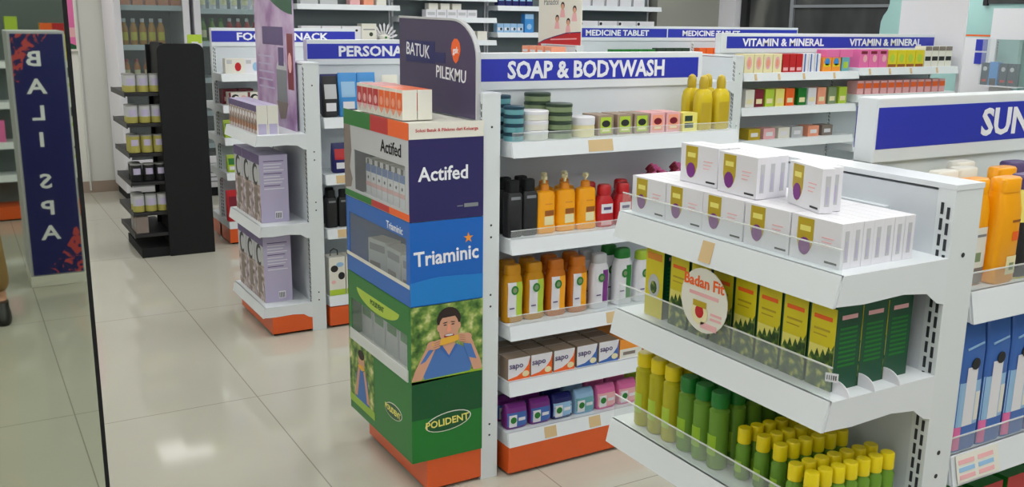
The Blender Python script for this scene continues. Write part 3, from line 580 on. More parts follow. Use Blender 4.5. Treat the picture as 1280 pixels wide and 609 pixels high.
for i in range(5): pc.rect(-.007+.003*i,-.0055+.003*i,.003,.010,-.001,'dark',.0003)
o=pc.build('barcode_card',None,(1.047,.888,1.052),W+.6); tag(o,'tiny white barcode card at the corner of dark green cartons','card')
# oil bottles on the third shelf
def oil(liq,cap,h,r,name='oil_bottle'):
    hb=h-.033
    o=MB().loft([(0,r*.85,r*.85),(.003,r,r),(hb,r,r),(hb+.006,r*.7,r*.7),(hb+.009,r*.62,r*.62)],'clear_edge' if False else liq,14).build(name,smooth=True)
    MB().loft([(hb+.007,r*.86,r*.86),(hb+.009,r*.9,r*.9),(h-.002,r*.88,r*.88),(h,r*.78,r*.78)],cap,14).build('cap',o,smooth=True)
    MB().wrap([(0,r,r),(hb,r,r)],2.,hb*.25,hb*.6,-r*.6,r*.6,'lime' if liq=='oil_yellow' else 'polident_lime',.0005).build('label',o); return o
sl=[];lb=[]
for i,y in enumerate((1.333,1.293,1.253)):
    for j in range(4): sl.append((1.066+.0365*j,y,ZC,W)); lb.append('tall yellow-capped oil bottle, %s from front, %s file from far end'%(ORD[j],ORD[i]))
put(oil('oil_yellow','cap_yellow',.142,.0175),sl,lb,'bottle','tall yellow-capped oil bottles')
sl=[];lb=[]
for i,y in enumerate((1.21,1.17,1.13)):
    for j in range(5): sl.append((1.066+.0365*j,y,ZC,W)); lb.append('tall green-capped oil bottle, %s from front, %s file from yellow ones'%(ORD[j],ORD[i]))
put(oil('oil_green','cap_green',.136,.0175),sl,lb,'bottle','tall green-capped oil bottles')
sl=[];lb=[]
for i,(y,x0,n) in enumerate(((1.078,1.075,6),(1.04,1.08,6),(1.003,1.08,6),(.942,1.05,7),(.91,1.05,7))):
    for j in range(n): sl.append((x0+.0262*j,y-.0012*j,ZC,W)); lb.append('short yellow-capped oil bottle, %s from front, %s file from green ones'%(ORD[j],ORD[i]))
put(oil('oil_green','cap_yellow',.09,.0128),sl,lb,'bottle','short yellow-capped oil bottles')
# sun shelf
def sunb(body,cap,kind):
    pr=[(0,.026,.016),(.004,.03,.019),(.12,.03,.019),(.148,.027,.013)]
    o=MB().loft(pr,body,20,4.).build('sunscreen_bottle',smooth=True)
    MB().loft([(.148,.026,.0145),(.168,.026,.0145),(.171,.024,.012)],cap,18,4.).build('cap',o,smooth=True)
    b=MB()
    if kind==0: b.wrap(pr,4.,.03,.095,-.026,.026,'offwhite').wrap(pr,4.,.04,.055,-.014,.01,'tin_green',.0012).wrap(pr,4.,.002,.03,-.027,.027,'taupe'); b.wrap(pr,4.,.08,.084,-.015,.02,'grey',.0012)
    elif kind==1: b.wrap(pr,4.,.015,.045,-.004,.024,'cream').wrap(pr,4.,.07,.085,.004,.022,'gsk').wrap(pr,4.,.1,.104,0,.024,'brown').wrap(pr,4.,.022,.034,.004,.016,'tin_green',.0012)
    else: b.wrap(pr,4.,.004,.095,-.028,.028,'dark').wrap(pr,4.,.02,.04,.0,.02,'offwhite',.0012)
    b.build('label',o); return o
ZS=1.147
put(sunb('pump_orange','pump_orange',0),[(1.373,.925,ZS)],['orange sunscreen bottle with white label, nearest the slotted upright'],'bottle','sunscreen bottles')
put(sunb('pump_orange','pump_orange',1),[(1.436,.912,ZS),(1.535,.985,ZS),(1.60,.92,ZS)],['plain orange sunscreen bottle, second from the slotted upright','orange sunscreen bottle behind the dark-labelled one','orange sunscreen bottle farther along the sun shelf'],'bottle','sunscreen bottles')
put(sunb('soft_yellow','lilac_dark',2),[(1.498,.918,ZS),(1.62,1.02,ZS),(1.70,.99,ZS)],['yellow sunscreen bottle with dark label and purple cap','purple-capped sunscreen bottle at the back under SUN sign','purple-capped sunscreen bottle farther along at the back'],'bottle','sunscreen bottles')
put(sunb('soft_yellow','offwhite',1),[(1.40,1.0,ZS),(1.465,1.01,ZS),(1.53,1.06,ZS)],['white-capped yellow bottle behind the white-labelled one','white-capped yellow bottle behind the plain orange one','white-capped yellow bottle farthest back by the sign'],'bottle','sunscreen bottles')
def bluep():
    pr=[(0,.03,.012),(.004,.031,.013),(.17,.031,.013),(.215,.031,.006),(.22,.031,.002)]
    o=MB().loft(pr,'midblue',16,6.).build('blue_pack',smooth=True)
    b=MB().wrap(pr,6.,.044,.12,-.03,.03,'lightblue').wrap(pr,6.,.044,.145,-.014,.012,'white',.001).wrap(pr,6.,.05,.1,.014,.026,'offwhite',.001).wrap(pr,6.,.004,.044,-.03,-.014,'pink').wrap(pr,6.,.004,.044,-.014,.03,'midblue',.001); b.build('label',o); MB().disc(.004,.15,.010,.010,-.0142,'dark',12,.001).build('round_print',o); MB().plate([(-.02,.175),(.02,.182),(.02,.185),(-.02,.178)],-.0125,'lightblue',.002).build('swoosh',o); return o
put(bluep(),[(1.382+.066*i,.905,.87) for i in range(5)]+[(1.395+.066*i,.965,.885) for i in range(4)],['front blue pack with pink base nearest the slotted upright','second front blue pack from the slotted upright','third front blue pack from the slotted upright','fourth front blue pack from the slotted upright','fifth front blue pack from the slotted upright','rear blue pack nearest the slotted upright','second rear blue pack from the slotted upright','third rear blue pack from the slotted upright','fourth rear blue pack from the slotted upright'],'pack','blue packs on the sun row')
put(carton('green_pack',.07,.04,.2,'green',None,lambda b,y:b.rect(-.035,.035,.15,.2,y,'red')),[(1.40+.085*i,.92,.58) for i in range(4)],'{} red and green pack from the upright, lowest in view','pack','green packs under the blue packs')
o=MB().prism([(.0085,0),(.0092,0),(-.0012,-.044),(-.002,-.044)],'x',.02,.13,'offwhite').build('price_strip',None,(1.33,.874,.869)); tag(o,'white price strip with red print under the blue packs','price strip')
k=MB()
for i in range(3):
    for j in range(2): k.prism([(.0062-.0028*i,-.008-.012*i),(.0068-.0028*i,-.008-.012*i),(.0048-.0028*i,-.015-.012*i),(.0042-.0028*i,-.015-.012*i)],'x',.026+.05*j,.066+.05*j,'palepink' if i!=1 else 'lightblue')
k.build('small_print',o)

# ------------------------------------------------------------------ lilac boxes, row three end unit
def milk_small():
    o=MB().box(-.025,.025,-.026,.026,0,.138,'offwhite',{'top':'lilac','front':'milk_front'}).build('milk_carton',bevel=.0008)
    b=MB(); b.rect(-.025,.025,.108,.138,-.026,'lilac_dark'); b.disc(0,.085,.012,.014,-.0262,'white',12); b.rect(-.018,.018,.02,.045,-.0262,'brown'); b.prism([(-.02,.0),(.02,.0),(.02,.05),(-.02,.05)],'x',.025,.0255,'lilac'); b.build('print_patch',o); return o
put(milk_small(),[(1.268+.053*j,5.055-.052*i,1.0,W) for j in range(2) for i in range(10)],['small lilac milk carton, %s from the far end, %s file'%(ORD[i],('front','rear')[j]) for j in range(2) for i in range(10)],'carton','small lilac cartons')
def milk_big():
    w,d,h=.152,.14,.335
    o=MB().box(-w/2,w/2,-d/2,d/2,0,h,'lilac',{'front':'milk_front'}).build('milk_carton',bevel=.0012)
    b=MB(); y=-d/2; b.rect(-w/2,w/2,h*.86,h,y,'lilac_dark'); b.rect(-w/2,w/2,h*.56,h*.86,y,'lightgrey'); b.disc(.0,h*.7,.05,.055,y-.0006,'dark',20,a0=.9,a1=5.4); b.disc(.01,h*.7,.032,.038,y-.0012,'lightgrey',18); b.rect(-.03,.03,h*.12,h*.5,y-.0002,'taupe'); b.build('print_patch',o)
    b=MB(); x=w/2
    for i in range(10): b.prism([(-.05,h*(.9-.045*i)),(.05-.01*(i%3),h*(.9-.045*i)),(.05-.01*(i%3),h*(.912-.045*i)),(-.05,h*(.912-.045*i))],'x',x,x+.0004,'lilac_dark' if i%4==0 else 'white')
    b.prism([(0,h*.05),(.035,h*.05),(.035,h*.16),(0,h*.16)],'x',x,x+.0004,'white')
    for i in range(5): b.prism([(.003+.006*i,h*.06),(.006+.006*i,h*.06),(.006+.006*i,h*.14),(.003+.006*i,h*.14)],'x',x+.0004,x+.0007,'dark')
    b.build('small_print',o); return o
put(milk_big(),[(1.325,5.0-.16*i,.56,W) for i in range(3)]+[(1.325,5.0-.16*i,.152,W) for i in range(3)],['large lilac milk carton on the middle shelf, %s'%q for q in ('farthest','middle one','nearest')]+['large lilac milk carton on the bottom shelf, %s'%q for q in ('farthest','middle one','nearest')],'carton','large lilac cartons')
# personal row
def bag(m,m2,w=.085,h=.2,name='refill_pouch'):
    pr=[(0,w*.42,.018),(.01,w*.48,.026),(h*.5,w*.5,.022),(h*.85,w*.49,.01),(h,w*.48,.002)]
    o=MB().loft(pr,m,16,4.).build(name,smooth=True)
    b=MB().wrap(pr,4.,h*.45,h*.8,-w*.36,w*.36,m2).wrap(pr,4.,h*.15,h*.35,-w*.3,w*.3,'white'); b.build('label',o); return o
put(bag('dark','lightgrey'),[(1.61,4.575,1.07)],['dark refill pouch nearest the upright of the PERSONAL row'],'pouch','refill pouches')
put(bag('sky','lightblue',.1,.215),[(1.70,4.57,1.07),(1.8,4.575,1.07)],['bright blue refill pouch beside the dark one','bright blue refill pouch behind the orange syrup boxes'],'pouch','refill pouches')
put(bag('navy','sky',.1,.205),[(1.76,4.66,1.07),(1.64,4.66,1.07)],['navy refill pouch behind the bright blue pouches','navy refill pouch behind the dark pouch'],'pouch','refill pouches')
put(bag('offwhite','palepink',.09,.2),[(1.93,4.58,1.07),(2.03,4.58,1.07)],['white refill pouch past the blue pouches','white refill pouch next to the dark display card'],'pouch','refill pouches')
put(bag('navy','red',.1,.15),[(1.66,4.58,.79+.0)],['navy and red pouch on the second personal shelf'],'pouch','refill pouches')
put(black_bottle(),[(1.60,4.575,.515),(1.665,4.575,.515),(1.73,4.575,.515),(1.62,4.65,.515)],['dark bottle nearest the upright on the third personal shelf','second dark bottle on the third personal shelf','third dark bottle on the third personal shelf','dark bottle standing behind on the third personal shelf'],'bottle','dark bottles on the personal row')
def cow():
    o=carton('diaper_pack',.085,.09,.2,'offwhite',None,lambda b,y:(b.disc(-.015,.14,.02,.018,y,'dark',12),b.disc(.022,.10,.018,.02,y,'dark',12),b.disc(-.02,.07,.012,.01,y,'palepink',10),b.rect(-.042,.042,0,.03,y,'lime'),b.disc(.015,.16,.02,.012,y-.0007,'lightblue',12)),.006)
    MB().tube([(-.02,0,.2),(-.018,0,.225),(0,0,.235),(.018,0,.225),(.02,0,.2)],.003,'dark',6).build('handle',o,smooth=True); return o
put(cow(),[(1.61,4.58,.165),(1.7,4.58,.165),(1.79,4.58,.165)],['white pack with dark spots nearest the upright, bottom shelf','second white pack with dark spots, bottom shelf','third white pack with dark spots, bottom shelf'],'pack','spotted packs on the personal row')

# ------------------------------------------------------------------ food and snack row + black end stand
def nbox(name,w,d,h,m,ex=None): return carton(name,w,d,h,m,None,ex,.001)
put(nbox('tea_box',.13,.07,.1,'offwhite',lambda b,y:(b.disc(.02,.045,.022,.03,y,'red',10),b.rect(-.055,-.02,.065,.09,y,'lightgrey'))),[(1.68,6.68,1.17),(1.94,6.68,1.17)],['white box with red figure under FOOD sign','second white box with red figure under FOOD sign'],'box','snack boxes')
put(nbox('tea_box',.13,.07,.1,'white',lambda b,y:(b.disc(.01,.045,.022,.03,y,'lightblue',10),b.rect(-.055,-.02,.065,.09,y,'lightgrey'))),[(1.81,6.68,1.17)],['white box with pale blue figure under FOOD sign'],'box','snack boxes')
def cbox(m):
    return nbox('cereal_box',.125,.09,.085,'offwhite',lambda b,y:(b.disc(-.02,.042,.03,.03,y,'dark',18),b.disc(-.014,.042,.018,.018,y-.0007,'offwhite',14),b.rect(.0,.02,.025,.06,y-.0007,'offwhite'),b.disc(.035,.045,.022,.02,y,m,12),b.rect(-.0625,-.05,0,.085,y,'darkred')))
put(cbox('palepink'),[(1.69,6.68,.96)],['white box with dark ring and pink print, second snack shelf'],'box','snack boxes')
put(cbox('midblue'),[(1.82,6.68,.96)],['white box with dark ring and blue print, second snack shelf'],'box','snack boxes')
put(nbox('snack_box',.1,.1,.1,'darkred',lambda b,y:b.rect(-.04,.04,.02,.05,y,'palepink')),[(1.66,6.765+.02,.96),(1.77,6.785,.96)],['dark red snack box behind the ringed boxes, upright side','dark red snack box behind the ringed boxes, card side'],'box','snack boxes')
put(bag('lime','green',.08,.12,'snack_bag'),[(1.63,6.66,.5),(1.71,6.66,.5),(1.62,6.66,.74)],['lime snack bag on the fourth snack shelf by the stand','second lime snack bag on the fourth snack shelf','lime snack bag on the third snack shelf'],'bag','snack bags')
put(bag('red','darkred',.13,.22,'snack_bag'),[(1.63,6.63,.16),(1.74,6.66,.16)],['big red snack bag beside the black stand, low down','second big red snack bag on the bottom snack shelf'],'bag','snack bags')
put(bag('gsk','red',.1,.13,'snack_bag'),[(1.72,6.66,.74),(1.82,6.66,.74)],['orange snack bag on the third snack shelf','second orange snack bag on the third snack shelf'],'bag','snack bags')

st=empty('display_stand',(.945,7.05,0),W); tag(st,'black end stand with rounded top and five shelves of tins','display stand')
# local: x towards viewer 0..0.6, y into unit 0..0.5
rt=[(.49-.05+.05*math.sin(i*PI/12),1.375-.05+.05*math.cos(i*PI/12)) for i in range(7)]
MB().prism([(.2,0),(.49,0)]+rt[::-1]+[(.2+.05-.05*math.sin(i*PI/12),1.375-.05+.05*math.cos(i*PI/12)) for i in range(7)],'x',.575,.605,'black').build('side_panel',st,bevel=.004)
rt2=[(.575,0),(.575,1.38),(.28,1.38),(.24,1.37),(.22,1.34),(.22,0)]
MB().prism(rt2,'y',.225,.245,'black').build('back_panel',st)
MB().prism([(.2,0),(.49,0),(.49,1.36),(.2,1.36)],'x',.2,.22,'black').build('side_panel',st)
for z in (1.07,.875,.685,.50,.30,.16):
    MB().box(0,.58,.0,.224,z-.022,z,'dark').box(.0,.58,-.006,0,z-.03,z+.004,'dark').build('shelf',st,bevel=.003)
MB().box(.02,.58,.03,.49,0,.06,'black').build('base',st)
o=MB().box(-.045,.045,-.004,.004,0,.055,'lime').box(-.02,.02,-.006,.006,-.0,.01,'white').build('shelf_card',None,(1.385,6.46,1.376)); tag(o,'small lime card standing on top of the black stand','card')
def can(m_top,m_low,h=.112,r=.0365):
    o=MB().loft([(0,r,r,m_low),(h*.35,r,r,m_top),(h-.008,r,r,'steel'),(h-.004,r*1.03,r*1.03,'steel'),(h,r,r,'steel')],m_top,18).build('milk_tin',smooth=True)
    MB().wrap([(0,r,r),(h,r,r)],2.,h*.4,h*.75,-r*.6,r*.6,'lilac').build('label',o); return o
def canrow(proto,z,nm):
    put(proto,[(.982,6.52,z),(1.057,6.516,z),(1.131,6.516,z),(.984,6.605,z)],['outermost near tin on the %s of the black stand'%nm,'middle near tin on the %s of the black stand'%nm,'innermost near tin on the %s of the black stand'%nm,'tin behind on the %s of the black stand'%nm],'tin','tins on the black stand')
canrow(can('lightgrey','olive'),1.074,'top shelf'); canrow(can('lightgrey','olive'),.879,'second shelf'); canrow(can('olive','olive'),.689,'third shelf'); canrow(can('dark','black'),.504,'fourth shelf'); canrow(can('lightgrey','olive'),.304,'fifth shelf')
put(nbox('brown_box',.1,.075,.11,'taupe',lambda b,y:b.rect(-.04,.04,.03,.06,y,'grey')),[(.99,6.53,.164,W),(.99,6.64,.164,W)],['near brown box on the lowest shelf of the black stand','far brown box on the lowest shelf of the black stand'],'box','brown boxes on the black stand')

# ------------------------------------------------------------------ fridges
def fridge(x0,x1,lab,zs,y0=8.5,y1=9.16,H=2.05):
    w=x1-x0; t=empty('drinks_fridge',(x0,y0,0)); tag(t,lab,'fridge')
    d=y1-y0
    MB().box(0,.04,.03,d,.08,H,'white').box(w-.04,w,.03,d,.08,H,'white').box(.04,w-.04,d-.04,d,.08,H,'backpanel_dark').box(.04,w-.04,.03,d-.04,.08,.3,'white').box(.04,w-.04,.03,d-.04,H-.1,H,'white').build('cabinet',t,bevel=.004)
    MB().box(.02,w-.02,.06,d-.02,0,.08,'black').build('plinth',t)
    dr=MB().box(0,.055,0,.028,.3,H-.12,'white').box(w-.055,w,0,.028,.3,H-.12,'white').box(.055,w-.055,0,.028,.3,.36,'white').box(.055,w-.055,0,.028,H-.18,H-.12,'white').build('door',t,bevel=.003)
    MB().box(.055,w-.055,.010,.016,.36,H-.18,'fridge_glass').build('glass_pane',dr)
    MB().box(w-.05,w-.035,-.03,-.012,.8,1.2,'lightgrey').box(w-.047,w-.038,-.014,0,.82,.84,'lightgrey').box(w-.047,w-.038,-.014,0,1.16,1.18,'lightgrey').build('handle',dr)
    MB().box(.03,w-.03,.02,.03,.1,.28,'white').box(.05,w-.05,.012,.022,.13,.14,'grey').box(.05,w-.05,.012,.022,.17,.18,'grey').box(.05,w-.05,.012,.022,.21,.22,'grey').build('vent_grille',t)
    MB().box(.06,w-.06,.08,.2,H-.125,H-.105,'lamp').build('added_light_strip',t)  # unseen glowing strip added at the top to brighten the fridge interior
    for z in zs: MB().box(.042,w-.042,.05,d-.045,z-.012,z,'white').box(.042,w-.042,.045,.05,z-.035,z+.008,'shelf_white').build('shelf',t)
    return t
fridge(1.2,1.795,'white drinks fridge with glass door beside the pale wall',(1.62,1.30,1.02,.74,.46))
fridge(1.83,2.48,'white drinks fridge with glass door behind the FOOD sign',(1.60,1.33,1.02,.74,.46))
def drink(m,cap,h=.22,r=.032):
    o=MB().loft([(0,r*.9,r*.9),(.006,r,r),(h*.62,r,r),(h*.78,r*.62,r*.62),(h*.86,r*.42,r*.42)],m,14).build('drink_bottle',smooth=True)
    MB().loft([(h*.86,r*.5,r*.5),(h,r*.5,r*.5)],cap,10).build('cap',o,smooth=True)
    MB().wrap([(0,r,r),(h*.55,r,r)],2.,h*.2,h*.5,-r*.8,r*.8,'cream' if m!='juice' else 'yellow').build('label',o); return o
put(drink('juice','white'),[(1.285+.072*i,8.6,1.30) for i in range(5)],'{} juice bottle from the wall side, upper fridge shelf','bottle','juice bottles in the fridge')
put(drink('amber_orange','red',.17,.028),[(1.285+.08*i,8.6,1.02) for i in range(5)],'{} small red-capped bottle from the wall side, lower fridge shelf','bottle','small bottles in the fridge')
put(nbox('juice_carton',.08,.08,.18,'peach',lambda b,y:b.rect(-.03,.03,.05,.12,y,'yellow')),[(1.30+.1*i,8.6,1.62) for i in range(5)],'{} peach juice carton from the wall side, top fridge shelf','carton','juice cartons in the fridge')
put(drink('oil_green','green',.2,.03),[(1.92+.075*i,8.6,1.33) for i in range(3)],'{} green drink bottle from the stile, second fridge','bottle','green drink bottles')
put(drink('red','white',.2,.03),[(2.145+.075*i,8.6,1.33) for i in range(4)],'{} red drink bottle after the green ones, second fridge','bottle','red drink bottles')
put(drink('clear_edge','white',.2,.03),[(1.92+.09*i,8.6,1.60) for i in range(6)],'{} clear water bottle from the stile, second fridge top','bottle','water bottles')

# ------------------------------------------------------------------ back wall shelving
def wallunit(x0,x1,zs,lab,dark=True):
    w=x1-x0; t=empty('wall_shelf_unit',(x0,8.88,0)); tag(t,lab,'shelf unit')
    MB().box(0,w,.26,.285,.02,2.1,'backpanel_dark').build('back_panel',t)
    for xx in (0,w-.02): MB().box(xx,xx+.02,.245,.262,0,2.12,'lightgrey').build('upright',t)
    MB().box(.005,w-.005,0,.26,0,.12,'orange').build('base',t)
    for z in zs: shelf(t,w-.004,.26,z,.05,x0=.002)
wallunit(2.84,3.87,(1.67,1.345,1.05,.7,.2),'grey backed wall shelving right of the fridges')
wallunit(3.88,4.95,(1.775,1.565,1.34,1.05,.7,.2),'grey backed wall shelving behind the dark display card')
wallunit(4.96,5.66,(1.69,1.42,1.1,.7,.2),'narrow grey backed wall shelving left of the red card')
wallunit(5.67,7.09,(1.71,1.42,1.1,.7,.2),'long grey backed wall shelving at the far right corner')
put(nbox('white_carton',.19,.1,.125,'white',lambda b,y:(b.rect(-.06,.02,.05,.08,y,'lightgrey'),b.disc(.05,.085,.014,.012,y,'dark',8))),[(2.98+.2*i,8.97,1.345) for i in range(3)],'{} white carton from the fridge on the wall shelf','carton','white cartons on wall shelf')
put(nbox('white_carton',.15,.12,.15,'offwhite',lambda b,y:(b.rect(-.06,.06,.09,.1,y,'grey'),b.disc(.02,.05,.02,.02,y,'tin_lid',10))),[(3.55,8.96,1.345)],['larger white carton with dark leaf print beside the white bow'],'carton')
def bow():
    b=MB()
    for i in range(9):
        a=PI*(i+.5)/9; b.prism([(0,0),(.12*math.cos(a-.09),.02+.12*math.sin(a-.09)),(.135*math.cos(a),.02+.14*math.sin(a)),(.12*math.cos(a+.09),.02+.12*math.sin(a+.09))],'y',-.02+.004*i,-.016+.004*i,'white')
    b.loft([(0,.05,.04),(.03,.06,.045),(.05,.02,.02)],'offwhite',12)
    b.disc(.0,.02,.012,.012,-.045,'green',8); return b.build('paper_bow')
put(bow(),[(3.73,8.96,1.345)],['spiky white paper bow on the wall shelf'],'bow')
put(nbox('gift_box',.12,.1,.08,'offwhite'),[(3.70,8.96+.09,1.345)],['low white box under the paper bow'],'box')
put(nbox('beauty_box',.17,.1,.14,'lightgrey'),[(2.97+.19*i,8.97,1.67) for i in range(2)],['pale grey box on upper wall shelf near fridge','second pale grey box on upper wall shelf'],'box')
for m,x,l in (('palepink',3.42,'pale pink box on the upper wall shelf'),('peach',3.56,'peach box on the upper wall shelf'),('offwhite',3.69,'cream box on the upper wall shelf end')): put(nbox('beauty_box',.1,.1,.13,m),[(x,8.97,1.67)],[l],'box','boxes on upper wall shelf')
put(nbox('tissue_pack',.11,.1,.075,'white',lambda b,y:b.rect(-.04,.04,.02,.05,y,'lightgrey')),[(4.22+.115*i,8.97,1.565) for i in range(5)],'{} white tissue pack from the fridge side above dark card','pack','white tissue packs')
put(nbox('tissue_pack',.1,.1,.06,'offwhite'),[(4.25+.13*i,8.98,1.64) for i in range(3)],['upper white tissue pack, fridge side','upper white tissue pack, middle','upper white tissue pack, far side'],'pack','white tissue packs')
put(nbox('cream_box',.11,.1,.09,'offwhite'),[(4.66,8.97,1.34),(4.80,8.97,1.34)],['cream box beside the curved edge of the dark card','second cream box beside the dark card'],'box','cream boxes by dark card')
put(nbox('blue_box',.075,.08,.09,'lightblue',lambda b,y:(b.rect(-.03,.03,.02,.05,y,'white'),b.disc(.01,.035,.015,.015,y-.0007,'teal_dark',8))),[(5.01+.08*i,8.96,1.42) for i in range(4)],'{} small pale blue box from the left of narrow shelving','box','pale blue boxes')
put(nbox('blue_box',.11,.08,.19,'sky',lambda b,y:(b.rect(-.05,.05,.14,.19,y,'lightblue'),b.disc(0,.06,.03,.03,y,'lightblue',12))),[(5.36,8.96,1.42)],['tall sky blue box next to the small pale ones'],'box')
put(nbox('navy_box',.075,.08,.1,'navy',lambda b,y:b.rect(-.03,.03,.05,.09,y,'lightblue')),[(5.02+.085*i,8.96,1.69) for i in range(5)],'{} navy box from the left on narrow upper shelf','box','navy boxes')
put(nbox('white_carton',.17,.1,.17,'white',lambda b,y:(b.rect(-.085,-.07,0,.17,y,'grey'),b.rect(-.03,.05,.08,.11,y,'lightgrey'))),[(5.86+.185*i,8.97,1.71) for i in range(6)],'{} tall white carton from the red card, upper shelf','carton','tall white cartons')
put(nbox('white_carton',.24,.1,.13,'white',lambda b,y:(b.disc(-.1,.1,.018,.018,y,'dark',8),b.rect(-.05,.08,.05,.08,y,'lightgrey'))),[(5.86+.26*i,8.97,1.42) for i in range(5)],'{} wide white carton from the red card, lower shelf','carton','wide white cartons')
# leaning pink papers at the tablets end unit
put(nbox('leaflet_box',.1,.14,.07,'peach',lambda b,y:b.rect(-.04,.04,.02,.04,y,'white')),[(4.3,7.1-.12*i,1.27,W) for i in range(4)],'{} peach leaflet box from the back under the red card','box','peach leaflet boxes')
# tablets under the medicine signs
for nm_,m,x0,n,dx,h,l in (('herb_pack','green',4.85,5,.09,.14,'{} green pack from the red card under MEDICINE TABLET'),('herb_pack','tin_lid',5.32,4,.09,.15,'{} dark green pack from the red card under MEDICINE TABLET'),('tablet_pack','gsk',5.78,6,.08,.15,'{} orange pack from the red card under MEDICINE TABLET'),('tablet_pack','cream',6.3,6,.09,.16,'{} cream pack from the red card under MEDICINE TABLET')):
    put(nbox(nm_,dx*.92,.08,h,m,lambda b,y:b.rect(-.03,.03,.03,.07,y,'white')),[(x0+dx*i,6.68,1.18) for i in range(n)],l,'pack','packs under tablet signs')
# vitamins end: pink and white boxes on the end unit
put(nbox('vitamin_box',.085,.08,.12,'palepink',lambda b,y:(b.rect(-.042,.042,.085,.12,y,'taupe'),b.disc(0,.04,.02,.02,y,'pink',10))),[(4.0,5.0-.09*i,1.2,W) for i in range(2)],['far pink and white box above the yellow bath bottles','near pink and white box above the yellow bath bottles'],'box','boxes on the vitamin end unit')
put(nbox('vitamin_box',.085,.08,.12,'offwhite',lambda b,y:(b.rect(-.042,.042,.085,.12,y,'taupe'),b.rect(-.03,.03,.03,.05,y,'lightgrey'))),[(4.0,4.82-.09*i,1.2,W) for i in range(2)],['far white and brown box above the yellow bath bottles','near white and brown box above the yellow bath bottles'],'box','boxes on the vitamin end unit')
# vitamin shelf products
def vit(name,w,h,m,z,xs,l,ex=None,y=4.58,g='vitamin packs'):
    put(nbox(name,w,.09,h,m,ex),[(x,y,z) for x in xs],l,'pack',g)
VZ=1.245; ring=lambda b,y:(b.disc(0,.06,.022,.04,y,'palepink',14),b.disc(0,.06,.012,.025,y-.0007,'peach',12))
vit('vitamin_pack',.075,.116,'cream',VZ,[4.33+.08*i for i in range(4)],'{} cream vitamin pack with ring from the upright',ring)
vit('vitamin_pack',.055,.116,'red',VZ,[4.645+.06*i for i in range(3)],'{} red vitamin pack beside the cream ring packs',lambda b,y:b.rect(-.02,.02,.01,.03,y,'palepink'))
vit('vitamin_pack',.05,.116,'white',VZ,[4.82+.055*i for i in range(3)],'{} white striped vitamin pack beside the red ones',lambda b,y:(b.rect(-.012,.0,.0,.115,y,'midblue'),))
vit('vitamin_pack',.08,.09,'soap_orange',VZ,[5.02+.085*i for i in range(2)],['orange vitamin pack beside the white striped ones','orange vitamin pack beside the teal one'],lambda b,y:(b.disc(0,.062,.025,.025,y,'sky',12),b.rect(-.03,.03,.03,.05,y,'yellow')))
vit('vitamin_pack',.07,.09,'teal',VZ,[5.195],['teal vitamin pack near the middle upright'],lambda b,y:b.rect(-.02,.02,.02,.06,y,'lime'))
vit('vitamin_pack',.12,.05,'pink',1.336,[5.07,5.195],['pink pack on top of the orange vitamin packs','pink pack on top of the teal vitamin pack'],None)
vit('vitamin_pack',.09,.12,'pink',1.265,[5.37+.095*i for i in range(3)],'{} pink speckled pack right of the middle upright',lambda b,y:(b.disc(.01,.06,.02,.025,y,'palepink',10),b.rect(-.03,.03,.09,.11,y,'darkred')))
vit('vitamin_pack',.09,.115,'yellow',1.265,[5.655+.095*i for i in range(4)],'{} yellow pack under the second VITAMIN sign',lambda b,y:(b.disc(0,.06,.025,.03,y,'lime',10),b.rect(-.04,.04,.0,.02,y,'brown')))
vit('vitamin_jar',.07,.14,'offwhite',1.265,[6.03+.075*i for i in range(4)],'{} dark-topped white pack at the end of vitamins',lambda b,y:(b.rect(-.034,.034,.11,.14,y,'taupe'),b.rect(-.03,.03,.04,.07,y,'dark')))
vit('sachet_box',.06,.09,'palepink',1.085,[5.36+.064*i for i in range(14)] if False else [5.36+.078*i for i in range(12)],'{} red topped sachet box on lower right vitamin shelf',lambda b,y:b.rect(-.03,.03,.04,.075,y,'gsk'))
for m,x,l in (('offwhite',4.36,'white pack on second vitamin shelf by the bracket'),('darkred',4.44,'dark red pack on second vitamin shelf'),('lime',4.53,'lime pack on second vitamin shelf'),('soft_yellow',4.62,'pale yellow pack on second vitamin shelf'),('gsk',4.71,'orange pack on second vitamin shelf'),('green',4.82,'green pack on second vitamin shelf'),('white',4.91,'white pack on second vitamin shelf middle'),('peach',5.0,'peach pack on second vitamin shelf'),('tin_green',5.1,'grey green pack on second vitamin shelf'),('lime',5.2,'lime pack on second vitamin shelf by middle upright')):
    put(nbox('vitamin_pack',.075,.09,.11,m,lambda b,y:b.rect(-.025,.025,.02,.05,y,'cream')),[(x,4.585,1.03)],[l],'pack','vitamin packs')
for m,x,l in (('gold',4.42,'gold box on third vitamin shelf'),('palepink',4.55,'pink box on third vitamin shelf'),('offwhite',4.68,'white box on third vitamin shelf'),('lightgrey',4.80,'grey box on third vitamin shelf'),('peach',4.95,'peach box on third vitamin shelf'),('taupe',5.08,'brown box on third vitamin shelf')):
    put(nbox('vitamin_pack',.1,.09,.07,m,lambda b,y:b.rect(-.03,.03,.02,.045,y,'white')),[(x,4.585,.82)],[l],'pack','vitamin packs')

